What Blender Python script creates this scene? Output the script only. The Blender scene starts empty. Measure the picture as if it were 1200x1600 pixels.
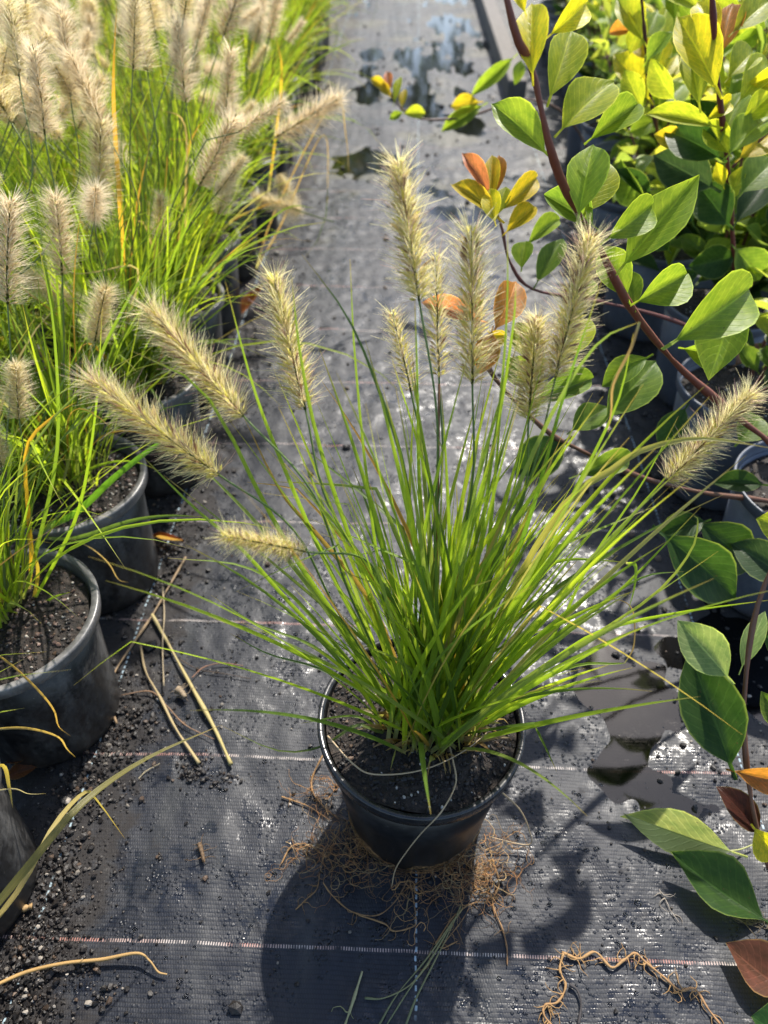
import bpy, math, random
import numpy as np
from mathutils import Vector, Matrix

R = math.radians
rnd = random.Random(7)
sc = bpy.context.scene
COL = sc.collection

# ------------------------------------------------------------------ camera
H = 0.82
TH = R(43.6)
FPX = 1155.0
cam_d = bpy.data.cameras.new('camera')
cam = bpy.data.objects.new('camera', cam_d)
COL.objects.link(cam)
cam.location = (0, 0, H)
cam.rotation_euler = (math.pi / 2 - TH, 0, 0)
cam_d.sensor_fit = 'VERTICAL'
cam_d.sensor_height = 36
cam_d.lens = FPX / 1600 * 36
cam_d.clip_start = 0.02
cam_d.clip_end = 500
cam_d.dof.use_dof = True
cam_d.dof.focus_distance = 0.66
cam_d.dof.aperture_fstop = 5.2
sc.camera = cam

# ------------------------------------------------------------------ light
SUN_EL, SUN_AZ = R(49), R(21)          # azimuth measured from +Y towards +X
w = bpy.data.worlds.new('World')
sc.world = w
w.use_nodes = True
nt = w.node_tree
nt.nodes.clear()
sky = nt.nodes.new('ShaderNodeTexSky')
sky.sky_type = 'NISHITA'
sky.sun_disc = False
sky.sun_elevation = SUN_EL
sky.sun_rotation = SUN_AZ
sky.air_density = 1.0
sky.dust_density = 1.2
bg = nt.nodes.new('ShaderNodeBackground')
bg.inputs[1].default_value = 0.15
ow = nt.nodes.new('ShaderNodeOutputWorld')
nt.links.new(sky.outputs[0], bg.inputs[0])
nt.links.new(bg.outputs[0], ow.inputs[0])
sd = bpy.data.lights.new('sun', 'SUN')
sd.energy = 4.5
sd.angle = R(0.8)
sd.color = (1.0, 0.94, 0.85)
sun = bpy.data.objects.new('sun', sd)
COL.objects.link(sun)
S = Vector((math.sin(SUN_AZ) * math.cos(SUN_EL), math.cos(SUN_AZ) * math.cos(SUN_EL), math.sin(SUN_EL)))
sun.rotation_euler = S.to_track_quat('Z', 'Y').to_euler()
sun.location = S * 5

sc.view_settings.view_transform = 'Standard'
sc.view_settings.look = 'None'
sc.view_settings.gamma = 1
sc.view_settings.exposure = 0.95
sc.view_settings.use_curve_mapping = False
sc.render.engine = 'CYCLES'
sc.cycles.use_denoising = True
sc.cycles.max_bounces = 7
sc.cycles.diffuse_bounces = 3
sc.cycles.glossy_bounces = 3
sc.cycles.transmission_bounces = 4
sc.cycles.transparent_max_bounces = 6
sc.cycles.sample_clamp_indirect = 6
sc.cycles.sample_clamp_direct = 0
sc.cycles.caustics_reflective = False
sc.cycles.caustics_refractive = False

# ------------------------------------------------------------------ pixel -> world helpers
CF = Vector((0, math.cos(TH), -math.sin(TH)))
CU = Vector((0, math.sin(TH), math.cos(TH)))
CX = Vector((1, 0, 0))
C0 = Vector((0, 0, H))


def ray(px, py):
    return CF + CX * ((px - 600) / FPX) + CU * ((800 - py) / FPX)


def P(px, py, d):
    return C0 + ray(px, py) * d


def G(px, py, z=0.0):
    r = ray(px, py)
    return C0 + r * ((z - H) / r.z)


# ------------------------------------------------------------------ ground relief
g_r = np.random.RandomState(5)
_a = g_r.uniform(0, 2 * np.pi, 64)
_k = np.concatenate([g_r.uniform(6, 16, 14), g_r.uniform(18, 60, 26), g_r.uniform(70, 190, 24)])
_p = g_r.uniform(0, 2 * np.pi, 64)
_am = np.concatenate([np.full(14, .00045), np.full(26, .00022), np.full(24, .00013)])
pud = []
for (px, py, rx, ry, dp) in ((1010, 1085, .075, .060, .0050), (950, 1200, .05, .035, .0036), (1130, 1000, .07, .08, .0044),
                             (1060, 1290, .05, .04, .003), (690, 330, .16, .14, .0040), (640, 120, .30, .50, .0038),
                             (580, 250, .12, .2, .004), (730, 200, .13, .25, .004), (1010, 800, .1, .12, .0035), (690, 30, .3, .9, .004)):
    q = G(px, py)
    pud.append((q.x, q.y, rx, ry, dp))


def gh(x, y):
    x = np.asarray(x, float)
    y = np.asarray(y, float)
    h = np.zeros_like(x + y)
    for a, k, p, m in zip(_a, _k, _p, _am):
        h = h + m * np.sin(k * (x * np.cos(a) + y * np.sin(a)) + p)
    # long wrinkles of the cloth along the path
    h = h + .0012 * np.sin(x * 31 + .6 * np.sin(y * 3.1) + 1) * (0.5 + .5 * np.sin(y * 2.3 + x))
    for (cx, cy, rx, ry, dp) in pud:
        h = h - dp * np.exp(-(((x - cx) / rx) ** 2 + ((y - cy) / ry) ** 2))
    f = np.clip((9 - np.abs(y)) / 3, 0, 1)
    return h * f


def ghs(x, y):
    return float(gh(x, y))


# ------------------------------------------------------------------ object helpers
def link(o, parent=None):
    COL.objects.link(o)
    if parent:
        o.parent = parent
    return o


def mesh(name, v, f, mat, uv=None, col=None, smooth=True):
    m = bpy.data.meshes.new(name)
    v = np.asarray(v, dtype=np.float32)
    m.from_pydata(v.tolist() if len(v) < 1 else [tuple(q) for q in v.tolist()], [], f)
    if smooth:
        m.polygons.foreach_set('use_smooth', [True] * len(m.polygons))
    if mat:
        m.materials.append(mat)
    if uv is not None:
        L = m.uv_layers.new(name='uv')
        idx = np.zeros(len(m.loops), dtype=np.int32)
        m.loops.foreach_get('vertex_index', idx)
        L.data.foreach_set('uv', np.asarray(uv, dtype=np.float32)[idx].ravel())
    if col is not None:
        A = m.color_attributes.new('col', 'FLOAT_COLOR', 'POINT')
        c = np.ones((len(v), 4), dtype=np.float32)
        c[:, :3] = np.asarray(col, dtype=np.float32)
        A.data.foreach_set('color', c.ravel())
    return m


def obj(name, me, parent=None, loc=None, M=None, color=None, kind=None):
    o = bpy.data.objects.new(name, me)
    link(o, parent)
    if M is not None:
        o.matrix_local = M
    elif loc is not None:
        o.location = loc
    if color is not None:
        o.color = (color[0], color[1], color[2], 1)
    if kind:
        o['kind'] = kind
    return o


def thing(name, label, cat, loc=(0, 0, 0), group=None):
    o = bpy.data.objects.new(name, None)
    o.empty_display_size = .05
    link(o)
    o.location = loc
    o['label'] = label
    o['category'] = cat
    if group:
        o['group'] = group
    return o


def tag(o, label, cat, group=None):
    o['label'] = label
    o['category'] = cat
    if group:
        o['group'] = group
    return o


class MB:
    """collects geometry with per-vertex uv and colour"""
    def __init__(s):
        s.v, s.f, s.uv, s.c, s.n = [], [], [], [], 0

    def add(s, v, f, uv=None, c=None):
        v = np.asarray(v, float)
        k = len(v)
        s.v.append(v)
        n = s.n
        s.f.extend([tuple(i + n for i in q) for q in f])
        s.uv.append(np.asarray(uv, float) if uv is not None else np.zeros((k, 2)))
        cc = np.ones((k, 3)) * .5
        if c is not None:
            cc[:] = np.asarray(c, float)
        s.c.append(cc)
        s.n += k

    def mesh(s, name, mat, off=None, smooth=True):
        v = np.concatenate(s.v)
        if off is not None:
            v = v - np.asarray(off, float)
        return mesh(name, v, s.f, mat, np.concatenate(s.uv), np.concatenate(s.c), smooth)


# ------------------------------------------------------------------ materials
def new_mat(name):
    m = bpy.data.materials.new(name)
    m.use_nodes = True
    t = m.node_tree
    t.nodes.clear()
    return m, t


def N(t, typ, **k):
    n = t.nodes.new(typ)
    for a, b in k.items():
        setattr(n, a, b)
    return n


def setin(t, n, i, v):
    if hasattr(v, 'is_output') or isinstance(v, bpy.types.NodeSocket):
        t.links.new(v, n.inputs[i])
    else:
        n.inputs[i].default_value = v


def MA(t, op, a, b=0.0, c=0.0, clamp=False):
    n = N(t, 'ShaderNodeMath', operation=op)
    n.use_clamp = clamp
    setin(t, n, 0, a)
    setin(t, n, 1, b)
    setin(t, n, 2, c)
    return n.outputs[0]


def MIX(t, f, a, b, mode='MIX'):
    n = N(t, 'ShaderNodeMix', data_type='RGBA', blend_type=mode)
    setin(t, n, 0, f)
    for i, v in ((6, a), (7, b)):
        if isinstance(v, tuple) and len(v) == 3:
            v = (*v, 1)
        setin(t, n, i, v)
    return n.outputs[2]


def SM(t, x, a, b):
    n = N(t, 'ShaderNodeMapRange', interpolation_type='SMOOTHSTEP')
    setin(t, n, 0, x)
    n.inputs[1].default_value = a
    n.inputs[2].default_value = b
    return n.outputs[0]


def NOISE(t, vec, scale, detail=3, rough=.5):
    n = N(t, 'ShaderNodeTexNoise')
    if vec is not None:
        t.links.new(vec, n.inputs['Vector'])
    n.inputs['Scale'].default_value = scale
    n.inputs['Detail'].default_value = detail
    n.inputs['Roughness'].default_value = rough
    return n.outputs[0]


def BUMP(t, h, strength, dist, nrm=None):
    n = N(t, 'ShaderNodeBump')
    n.inputs['Strength'].default_value = strength
    n.inputs['Distance'].default_value = dist
    t.links.new(h, n.inputs['Height'])
    if nrm is not None:
        t.links.new(nrm, n.inputs['Normal'])
    return n.outputs[0]


def OUT(t, sh):
    o = N(t, 'ShaderNodeOutputMaterial')
    t.links.new(sh, o.inputs[0])


def PB(t, color, rough, normal=None, spec=.5, **k):
    b = N(t, 'ShaderNodeBsdfPrincipled')
    if isinstance(color, tuple) and len(color) == 3:
        color = (*color, 1)
    setin(t, b, 'Base Color', color)
    setin(t, b, 'Roughness', rough)
    setin(t, b, 'Specular IOR Level', spec)
    if normal is not None:
        t.links.new(normal, b.inputs['Normal'])
    for a, v in k.items():
        setin(t, b, a.replace('_', ' '), v)
    return b.outputs[0]


PSI = R(1.97)
gp = G(650, 1487)
LINE_S, LINE_W = .2, .385


def ground_mat():
    m, t = new_mat('woven_ground_cloth')
    geo = N(t, 'ShaderNodeNewGeometry')
    mp = N(t, 'ShaderNodeMapping', vector_type='TEXTURE')
    mp.inputs['Location'].default_value = (gp.x, gp.y, 0)
    mp.inputs['Rotation'].default_value = (0, 0, -PSI)
    t.links.new(geo.outputs['Position'], mp.inputs['Vector'])
    pos = mp.outputs[0]
    # slight waviness so that the rows are not ruled
    sp = N(t, 'ShaderNodeSeparateXYZ')
    t.links.new(pos, sp.inputs[0])
    wob = NOISE(t, pos, 9, 1)
    wob2 = NOISE(t, pos, 60, 1)
    u = MA(t, 'ADD', sp.outputs[0], MA(t, 'MULTIPLY', MA(t, 'ADD', wob, wob2), .002))
    v = MA(t, 'ADD', sp.outputs[1], MA(t, 'MULTIPLY', wob, .008))
    v = MA(t, 'SUBTRACT', v, .004)
    pr, pc = .0040, .0026
    row = MA(t, 'FLOOR', MA(t, 'DIVIDE', v, pr))
    rr = MA(t, 'ABSOLUTE', MA(t, 'SINE', MA(t, 'MULTIPLY', v, math.pi / pr)))
    cph = MA(t, 'ADD', MA(t, 'MULTIPLY', u, 2 * math.pi / pc), MA(t, 'MULTIPLY', row, math.pi))
    cc = MA(t, 'MULTIPLY_ADD', MA(t, 'SINE', cph), .5, .5)
    weave = MA(t, 'MULTIPLY', MA(t, 'POWER', rr, .6), MA(t, 'MULTIPLY_ADD', cc, .6, .4))
    # colour
    n1 = NOISE(t, pos, 5, 4, .6)
    n2 = NOISE(t, pos, 38, 4, .6)
    base = MIX(t, n1, (.007, .009, .015), (.016, .020, .030))
    base = MIX(t, MA(t, 'MULTIPLY', SM(t, weave, .05, .7), .85), MIX(t, 1.0, base, (.35, .35, .4), 'MULTIPLY'), base)
    # silt film dried in streaks along the path
    sx = N(t, 'ShaderNodeCombineXYZ')
    t.links.new(MA(t, 'MULTIPLY', u, 14), sx.inputs[0])
    t.links.new(MA(t, 'MULTIPLY', v, 2.2), sx.inputs[1])
    st = NOISE(t, sx.outputs[0], 1.6, 5, .6)
    base = MIX(t, MA(t, 'MULTIPLY', SM(t, st, .45, .75), .55), base, (.042, .044, .045))
    # soil smear, strongest beside the left pots and between the shrubs
    left = SM(t, u, -.27, -.36)
    dirt = SM(t, MA(t, 'ADD', n2, MA(t, 'MULTIPLY', left, .36)), .60, .85)
    base = MIX(t, MA(t, 'MULTIPLY', dirt, .7), base, (.020, .016, .013))
    right = SM(t, u, .30, .48)
    base = MIX(t, MA(t, 'MULTIPLY', right, .7), base, (.014, .012, .010))
    alg = SM(t, MA(t, 'MULTIPLY', NOISE(t, pos, 3.1, 4, .65), SM(t, v, .9, 1.8)), .5, .62)
    base = MIX(t, MA(t, 'MULTIPLY', alg, .7), base, (.060, .055, .030))
    # coloured marker threads
    dv = MA(t, 'ABSOLUTE', MA(t, 'SUBTRACT', MA(t, 'FLOORED_MODULO', MA(t, 'ADD', sp.outputs[1], LINE_S / 2), LINE_S), LINE_S / 2))
    du = MA(t, 'ABSOLUTE', MA(t, 'SUBTRACT', MA(t, 'FLOORED_MODULO', MA(t, 'ADD', MA(t, 'ADD', sp.outputs[0], MA(t, 'MULTIPLY', MA(t, 'SUBTRACT', wob2, .5), .004)), LINE_W / 2), LINE_W), LINE_W / 2))
    sth = SM(t, MA(t, 'SINE', MA(t, 'MULTIPLY', u, 2 * math.pi / pc)), -.2, .5)
    mh = MA(t, 'MULTIPLY', MA(t, 'LESS_THAN', dv, .0016), sth)
    mh = MA(t, 'MULTIPLY', mh, SM(t, NOISE(t, pos, 70, 2), .32, .55))
    stv = SM(t, MA(t, 'SINE', MA(t, 'MULTIPLY', v, 2 * math.pi / .008)), -.5, .1)
    mv = MA(t, 'MULTIPLY', MA(t, 'LESS_THAN', du, .0011), stv)
    mv = MA(t, 'MULTIPLY', mv, SM(t, NOISE(t, pos, 23, 2), .35, .5))
    cl = MIX(t, SM(t, NOISE(t, pos, 7, 2), .42, .6), (.50, .44, .40), (.42, .20, .16))
    base = MIX(t, MA(t, 'MULTIPLY', mh, .8), base, cl)
    base = MIX(t, MA(t, 'MULTIPLY', mv, .8), base, (.38, .50, .56))
    # wetness and relief
    wet = MA(t, 'MULTIPLY', SM(t, NOISE(t, pos, 7, 4, .6), .40, .60), SM(t, NOISE(t, pos, 85, 3, .6), .46, .60))
    rough = MA(t, 'MULTIPLY_ADD', wet, -.36, .58)
    rough = MA(t, 'ADD', rough, MA(t, 'MULTIPLY', dirt, .25))
    drop = N(t, 'ShaderNodeTexVoronoi', feature='F1')
    drop.inputs['Scale'].default_value = 210
    t.links.new(pos, drop.inputs['Vector'])
    dh = MA(t, 'MULTIPLY', SM(t, drop.outputs[0], .42, .1), SM(t, NOISE(t, pos, 26, 3), .48, .62))
    nb = BUMP(t, weave, .4, .0004)
    nb = BUMP(t, dh, 1.0, .0013, nb)
    nb = BUMP(t, n2, .5, .0035, nb)
    sh = PB(t, base, rough, nb, .38)
    OUT(t, sh)
    return m


def water_mat():
    m, t = new_mat('standing_water')
    geo = N(t, 'ShaderNodeNewGeometry')
    nb = BUMP(t, NOISE(t, geo.outputs['Position'], 18, 2), .05, .004)
    g = N(t, 'ShaderNodeBsdfGlossy')
    g.inputs['Roughness'].default_value = .06
    t.links.new(nb, g.inputs['Normal'])
    tr = N(t, 'ShaderNodeBsdfTransparent')
    tr.inputs[0].default_value = (.16, .155, .15, 1)
    fr = N(t, 'ShaderNodeFresnel')
    fr.inputs[0].default_value = 1.33
    t.links.new(nb, fr.inputs['Normal'])
    mx = N(t, 'ShaderNodeMixShader')
    t.links.new(MA(t, 'MULTIPLY_ADD', fr.outputs[0], 1.0, .03), mx.inputs[0])
    t.links.new(tr.outputs[0], mx.inputs[1])
    t.links.new(g.outputs[0], mx.inputs[2])
    OUT(t, mx.outputs[0])
    return m


def plant_mat(name, src, kind='grass', transl=.45):
    """src: 'obj' reads the object's colour, 'attr' the mesh's"""
    m, t = new_mat(name)
    if src == 'obj':
        oi = N(t, 'ShaderNodeObjectInfo')
        col = oi.outputs['Color']
        rv = oi.outputs['Random']
    else:
        at = N(t, 'ShaderNodeAttribute', attribute_name='col')
        col = at.outputs['Color']
        rv = None
    uvn = N(t, 'ShaderNodeUVMap', uv_map='uv')
    sp = N(t, 'ShaderNodeSeparateXYZ')
    t.links.new(uvn.outputs[0], sp.inputs[0])
    u, v = sp.outputs[0], sp.outputs[1]
    au = MA(t, 'ABSOLUTE', u)
    tc = N(t, 'ShaderNodeTexCoord')
    nb = None
    if kind == 'grass':
        col = MIX(t, SM(t, v, .13, .0), col, (.42, .40, .20))
        col = MIX(t, MA(t, 'MULTIPLY', SM(t, v, .86, 1.0), .8), col, (.34, .24, .08))
        rib = MA(t, 'SINE', MA(t, 'MULTIPLY', u, 16))
        nb = BUMP(t, rib, .3, .0003)
        col = MIX(t, MA(t, 'MULTIPLY', SM(t, au, .22, .0), .25), col, MIX(t, 1.0, col, (1.8, 1.6, 1.6), 'MULTIPLY'))
        rough = .38
    elif kind == 'leaf':
        # side veins: slanted lines off the midrib
        ph = MA(t, 'SUBTRACT', MA(t, 'MULTIPLY', v, 62), MA(t, 'MULTIPLY', au, 17))
        nz = NOISE(t, tc.outputs['Object'], 9, 3)
        ph = MA(t, 'ADD', ph, MA(t, 'MULTIPLY', nz, 3))
        vein = SM(t, MA(t, 'SINE', ph), .62, 1.0)
        mid = SM(t, au, .07, .015)
        ve = MA(t, 'MAXIMUM', MA(t, 'MULTIPLY', vein, .38), mid)
        ve = MA(t, 'MULTIPLY', ve, SM(t, v, .0, .04))
        dk = MIX(t, 1.0, col, (.55, .68, .60), 'MULTIPLY')
        col = MIX(t, SM(t, NOISE(t, tc.outputs['Object'], 5, 4, .65), .3, .7), dk, col)
        col = MIX(t, MA(t, 'MULTIPLY', ve, .62), col, MIX(t, 1.0, col, (1.9, 1.8, 1.8), 'MULTIPLY'))
        spots = SM(t, NOISE(t, tc.outputs['Object'], 21, 3), .67, .73)
        col = MIX(t, MA(t, 'MULTIPLY', spots, .7), col, (.10, .06, .03))
        col = MIX(t, MA(t, 'MULTIPLY', SM(t, au, .91, .985), .8), col, MIX(t, 1.0, MIX(t, .12, col, (.6, .6, .2)), (2.0, 1.9, 1.6), 'MULTIPLY'))
        geo = N(t, 'ShaderNodeNewGeometry')
        col = MIX(t, MA(t, 'MULTIPLY', geo.outputs['Backfacing'], .45), col, (.26, .32, .12))
        hh = MA(t, 'SUBTRACT', MA(t, 'MULTIPLY', ve, -1.0), MA(t, 'MULTIPLY', nz, .3))
        nb = BUMP(t, hh, .35, .0010)
        rough = MA(t, 'MULTIPLY_ADD', nz, .35, .27)
    else:
        rough = .6
    pb = PB(t, col, rough, nb, .30 if kind == 'leaf' else (.42 if kind == 'grass' else .25))
    tr = N(t, 'ShaderNodeBsdfTranslucent')
    tcol = MIX(t, 1.0, col, (1.55, 1.5, .8), 'MULTIPLY') if kind != 'hair' else col
    t.links.new(tcol, tr.inputs[0])
    if nb is not None:
        t.links.new(nb, tr.inputs['Normal'])
    mx = N(t, 'ShaderNodeMixShader')
    mx.inputs[0].default_value = transl
    t.links.new(pb, mx.inputs[1])
    t.links.new(tr.outputs[0], mx.inputs[2])
    OUT(t, mx.outputs[0])
    return m


def simple_mat(name, src, rough=.8, spec=.3, bscale=200, bdist=.0006, var=.4):
    m, t = new_mat(name)
    if src == 'attr':
        at = N(t, 'ShaderNodeAttribute', attribute_name='col')
        col = at.outputs['Color']
    elif src == 'obj':
        col = N(t, 'ShaderNodeObjectInfo').outputs['Color']
    else:
        col = src
    geo = N(t, 'ShaderNodeNewGeometry')
    n = NOISE(t, geo.outputs['Position'], bscale, 4, .6)
    if not isinstance(col, tuple):
        c2 = MIX(t, 1.0, col, (1 - var,) * 3, 'MULTIPLY')
    else:
        c2 = tuple(c * (1 - var) for c in col)
    col = MIX(t, n, c2, col)
    OUT(t, PB(t, col, rough, BUMP(t, n, .6, bdist), spec))
    return m


def pot_mat(name, base, dust, dustc=(.20, .21, .22), r0=.32):
    m, t = new_mat(name)
    tc = N(t, 'ShaderNodeTexCoord')
    mp = N(t, 'ShaderNodeMapping')
    mp.inputs['Scale'].default_value = (1, 1, .35)
    t.links.new(tc.outputs['Object'], mp.inputs['Vector'])
    n = NOISE(t, mp.outputs[0], 26, 6, .7)
    n2 = NOISE(t, tc.outputs['Object'], 130, 4, .7)
    f = MA(t, 'MULTIPLY', SM(t, MA(t, 'ADD', MA(t, 'MULTIPLY', n, .7), MA(t, 'MULTIPLY', n2, .3)), .42, .72), dust)
    col = MIX(t, f, base, dustc)
    spk = SM(t, NOISE(t, tc.outputs['Object'], 420, 2), .70, .76)
    col = MIX(t, MA(t, 'MULTIPLY', spk, .5), col, (.25, .22, .18))
    sp = N(t, 'ShaderNodeSeparateXYZ')
    t.links.new(tc.outputs['Object'], sp.inputs[0])
    low = MA(t, 'MULTIPLY', SM(t, sp.outputs[2], .045, .0), SM(t, n, .35, .6))
    col = MIX(t, MA(t, 'MULTIPLY', low, .7), col, (.035, .025, .018))
    rough = MA(t, 'MULTIPLY_ADD', f, .35, r0)
    nb = BUMP(t, n2, .12, .001)
    OUT(t, PB(t, col, rough, nb, .5))
    return m


def soil_mat():
    m, t = new_mat('potting_soil')
    geo = N(t, 'ShaderNodeNewGeometry')
    p = geo.outputs['Position']
    n = NOISE(t, p, 160, 5, .7)
    n2 = NOISE(t, p, 32, 3, .6)
    col = MIX(t, SM(t, n, .35, .7), (.006, .0045, .0035), (.036, .025, .018))
    col = MIX(t, MA(t, 'MULTIPLY', SM(t, n2, .5, .75), .3), col, (.05, .038, .028))
    OUT(t, PB(t, col, MA(t, 'MULTIPLY_ADD', n2, -.3, .85), BUMP(t, n, .9, .003), .35))
    return m


M_GROUND = ground_mat()
M_WATER = water_mat()
M_GRASS = plant_mat('grass_blade', 'obj', 'grass', .55)
M_GRASS_A = plant_mat('grass_mass', 'attr', 'grass', .55)
M_LEAF = plant_mat('shrub_leaf', 'obj', 'leaf', .58)
M_LEAF_A = plant_mat('shrub_leaf_mass', 'attr', 'leaf', .42)
M_HAIR = plant_mat('seed_head_bristle', 'attr', 'hair', .62)
M_STEM = simple_mat('stem', 'obj', .5, .4, 300, .0003, .35)
M_STEM_A = simple_mat('stem_mass', 'attr', .6, .3, 300, .0003, .35)
M_ROOT = simple_mat('root_fibre', 'attr', .7, .3, 500, .0003, .4)
M_SOIL = soil_mat()
M_CRUMB = simple_mat('soil_crumb', 'attr', .5, .45, 700, .0009, .5)
M_PERL = simple_mat('perlite', 'attr', .85, .3, 900, .0004, .25)
M_POT = pot_mat('black_pot_plastic', (.006, .006, .0062), .38, (.06, .057, .053), .32)
M_POT_D = pot_mat('dusty_pot_plastic', (.008, .008, .0085), .85, (.115, .111, .106), .36)
M_POT_B = pot_mat('blue_grey_pot_plastic', (.070, .080, .105), .4, (.19, .21, .25), .42)
M_WOOD = simple_mat('weathered_timber', (.22, .20, .18), .8, .2, 40, .002, .5)
m, t = new_mat('water_bead')
OUT(t, PB(t, (1, 1, 1), .02, None, .5, Transmission_Weight=1.0, IOR=1.33))
M_BEAD = m

# ------------------------------------------------------------------ ground, water
def axis(lo, hi, step, far, grow=1.22):
    a = list(np.arange(lo, hi + 1e-6, step))
    s, x = step, hi
    while x < far:
        s *= grow
        x += s
        a.append(x)
    s, x = step, lo
    while x > -far:
        s *= grow
        x -= s
        a.insert(0, x)
    return np.array(a)


ax, ay = axis(-.50, .70, .0052, 90), axis(.05, 2.2, .0052, 90, 1.05)
X, Y = np.meshgrid(ax, ay)
Z = gh(X, Y)
nx, ny = len(ax), len(ay)
idx = np.arange(nx * ny).reshape(ny, nx)
F = np.stack([idx[:-1, :-1], idx[:-1, 1:], idx[1:, 1:], idx[1:, :-1]], -1).reshape(-1, 4)
me = mesh('ground', np.stack([X, Y, Z], -1).reshape(-1, 3), F.tolist(), M_GROUND)
obj('ground', me, kind='structure')

WL = -.0034
for nm, (x0, x1, y0, y1) in (('puddle', (.20, .62, .30, 1.1)), ('puddle', (-.45, .8, 1.25, 7.5))):
    me = mesh('puddle', [(x0, y0, WL), (x1, y0, WL), (x1, y1, WL), (x0, y1, WL)], [(0, 1, 2, 3)], M_WATER)
    obj(nm, me, kind='structure')

# plank edging at the far end of the path
def box(mb, x0, x1, y0, y1, z0, z1, c=(.5, .5, .5), b=.004):
    v = []
    for z, i in ((z0, 0), (z1 - b, 0), (z1, b)):
        v += [(x0 + i, y0 + i, z), (x1 - i, y0 + i, z), (x1 - i, y1 - i, z), (x0 + i, y1 - i, z)]
    f = [(3, 2, 1, 0), (8, 9, 10, 11)]
    for k in (0, 4):
        for j in range(4):
            a, bb = k + j, k + (j + 1) % 4
            f.append((a, bb, bb + 4, a + 4))
    mb.add(v, f, None, c)


q = G(806, 160)
pk = thing('timber_edging', 'weathered grey timber edging board lying along the far right side of the path', 'edging board', (q.x, q.y, 0))
for i in range(3):
    mb = MB()
    box(mb, -.035, .035, i * 2.0 + .004 * i, i * 2.0 + 1.996, -.006, .075)
    o = obj('plank', mb.mesh('plank', M_WOOD, smooth=False), pk)
    o.rotation_euler = (0, 0, -PSI)

# ------------------------------------------------------------------ builders: curves
def catmull(pts, n):
    pts = [np.asarray(p, float) for p in pts]
    p = [2 * pts[0] - pts[1]] + pts + [2 * pts[-1] - pts[-2]]
    out = []
    seg = len(pts) - 1
    for k in range(n + 1):
        x = k / n * seg
        i = min(int(x), seg - 1)
        s = x - i
        a, b, c, d = p[i:i + 4]
        out.append(.5 * ((2 * b) + (-a + c) * s + (2 * a - 5 * b + 4 * c - d) * s * s + (-a + 3 * b - 3 * c + d) * s ** 3))
    return np.array(out)


def tangents(pts):
    tg = np.gradient(pts, axis=0)
    return tg / (np.linalg.norm(tg, axis=1, keepdims=True) + 1e-9)


def tube(mb, pts, r0, r1, sides=5, c=(.5, .5, .5), c1=None, prof=None):
    pts = np.asarray(pts, float)
    n = len(pts)
    tg = tangents(pts)
    up = np.array([0.13, .2, 1.0])
    v, uv, cc = [], [], []
    c = np.asarray(c, float)
    c1 = c if c1 is None else np.asarray(c1, float)
    a = np.cross(tg[0], up)
    if np.linalg.norm(a) < .1:
        a = np.cross(tg[0], np.array([1., 0, 0]))
    for i in range(n):
        a = a - tg[i] * np.dot(a, tg[i])
        a /= np.linalg.norm(a) + 1e-9
        b = np.cross(tg[i], a)
        s = i / (n - 1)
        r = r0 + (r1 - r0) * s
        if prof:
            r *= prof(s)
        for k in range(sides):
            an = 2 * math.pi * k / sides
            v.append(pts[i] + r * (a * math.cos(an) + b * math.sin(an)))
            uv.append((k / sides, s))
            cc.append(c + (c1 - c) * s)
    f = []
    for i in range(n - 1):
        for k in range(sides):
            k2 = (k + 1) % sides
            f.append((i * sides + k, i * sides + k2, (i + 1) * sides + k2, (i + 1) * sides + k))
    f.append(tuple(range(sides))[::-1])
    f.append(tuple((n - 1) * sides + k for k in range(sides)))
    mb.add(v, f, uv, cc)


def blade(mb, pts, wd, face, twist=0.0, c=(.1, .2, .02), fold=.45):
    """V-section grass blade. face = direction the broad side looks to at the root"""
    pts = np.asarray(pts, float)
    n = len(pts)
    tg = tangents(pts)
    v, uv = [], []
    face = np.asarray(face, float)
    for i in range(n):
        s = i / (n - 1)
        side = np.cross(tg[i], face)
        side /= np.linalg.norm(side) + 1e-9
        nn = np.cross(side, tg[i])
        an = twist * s
        sd_ = side * math.cos(an) + nn * math.sin(an)
        n2 = np.cross(sd_, tg[i])
        hw = wd * .5 * min(1, .72 + s * 1.2) * (1 - max(0, (s - .30) / .70) ** 1.7) + .00012
        v += [pts[i] - sd_ * hw + n2 * hw * fold, pts[i], pts[i] + sd_ * hw + n2 * hw * fold]
        uv += [(-1, s), (0, s), (1, s)]
    f = []
    for i in range(n - 1):
        a = i * 3
        f += [(a, a + 1, a + 4, a + 3), (a + 1, a + 2, a + 5, a + 4)]
    mb.add(v, f, uv, c)


def arc(root, az, lean, length, droop, n=11, rr=rnd, az_j=0.0):
    """a blade that leaves the root leaning 'lean' from the vertical and bends on under its weight"""
    p = np.array(root, float)
    out = [p.copy()]
    a = lean
    st = length / n
    wob = rr.uniform(-.25, .25)
    kink = rr.randint(n // 2, n - 2) if rr.random() < .10 else -1
    kang = rr.uniform(.5, 1.9)
    for i in range(n):
        s = (i + 1) / n
        a += droop / n * (0.35 + 1.5 * s)
        z = az + wob * s + az_j * s
        d = np.array([math.sin(a) * math.sin(z), math.sin(a) * math.cos(z), math.cos(a)])
        p = p + d * st
        out.append(p.copy())
        if i == kink:
            a += kang
    return np.array(out)



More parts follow.
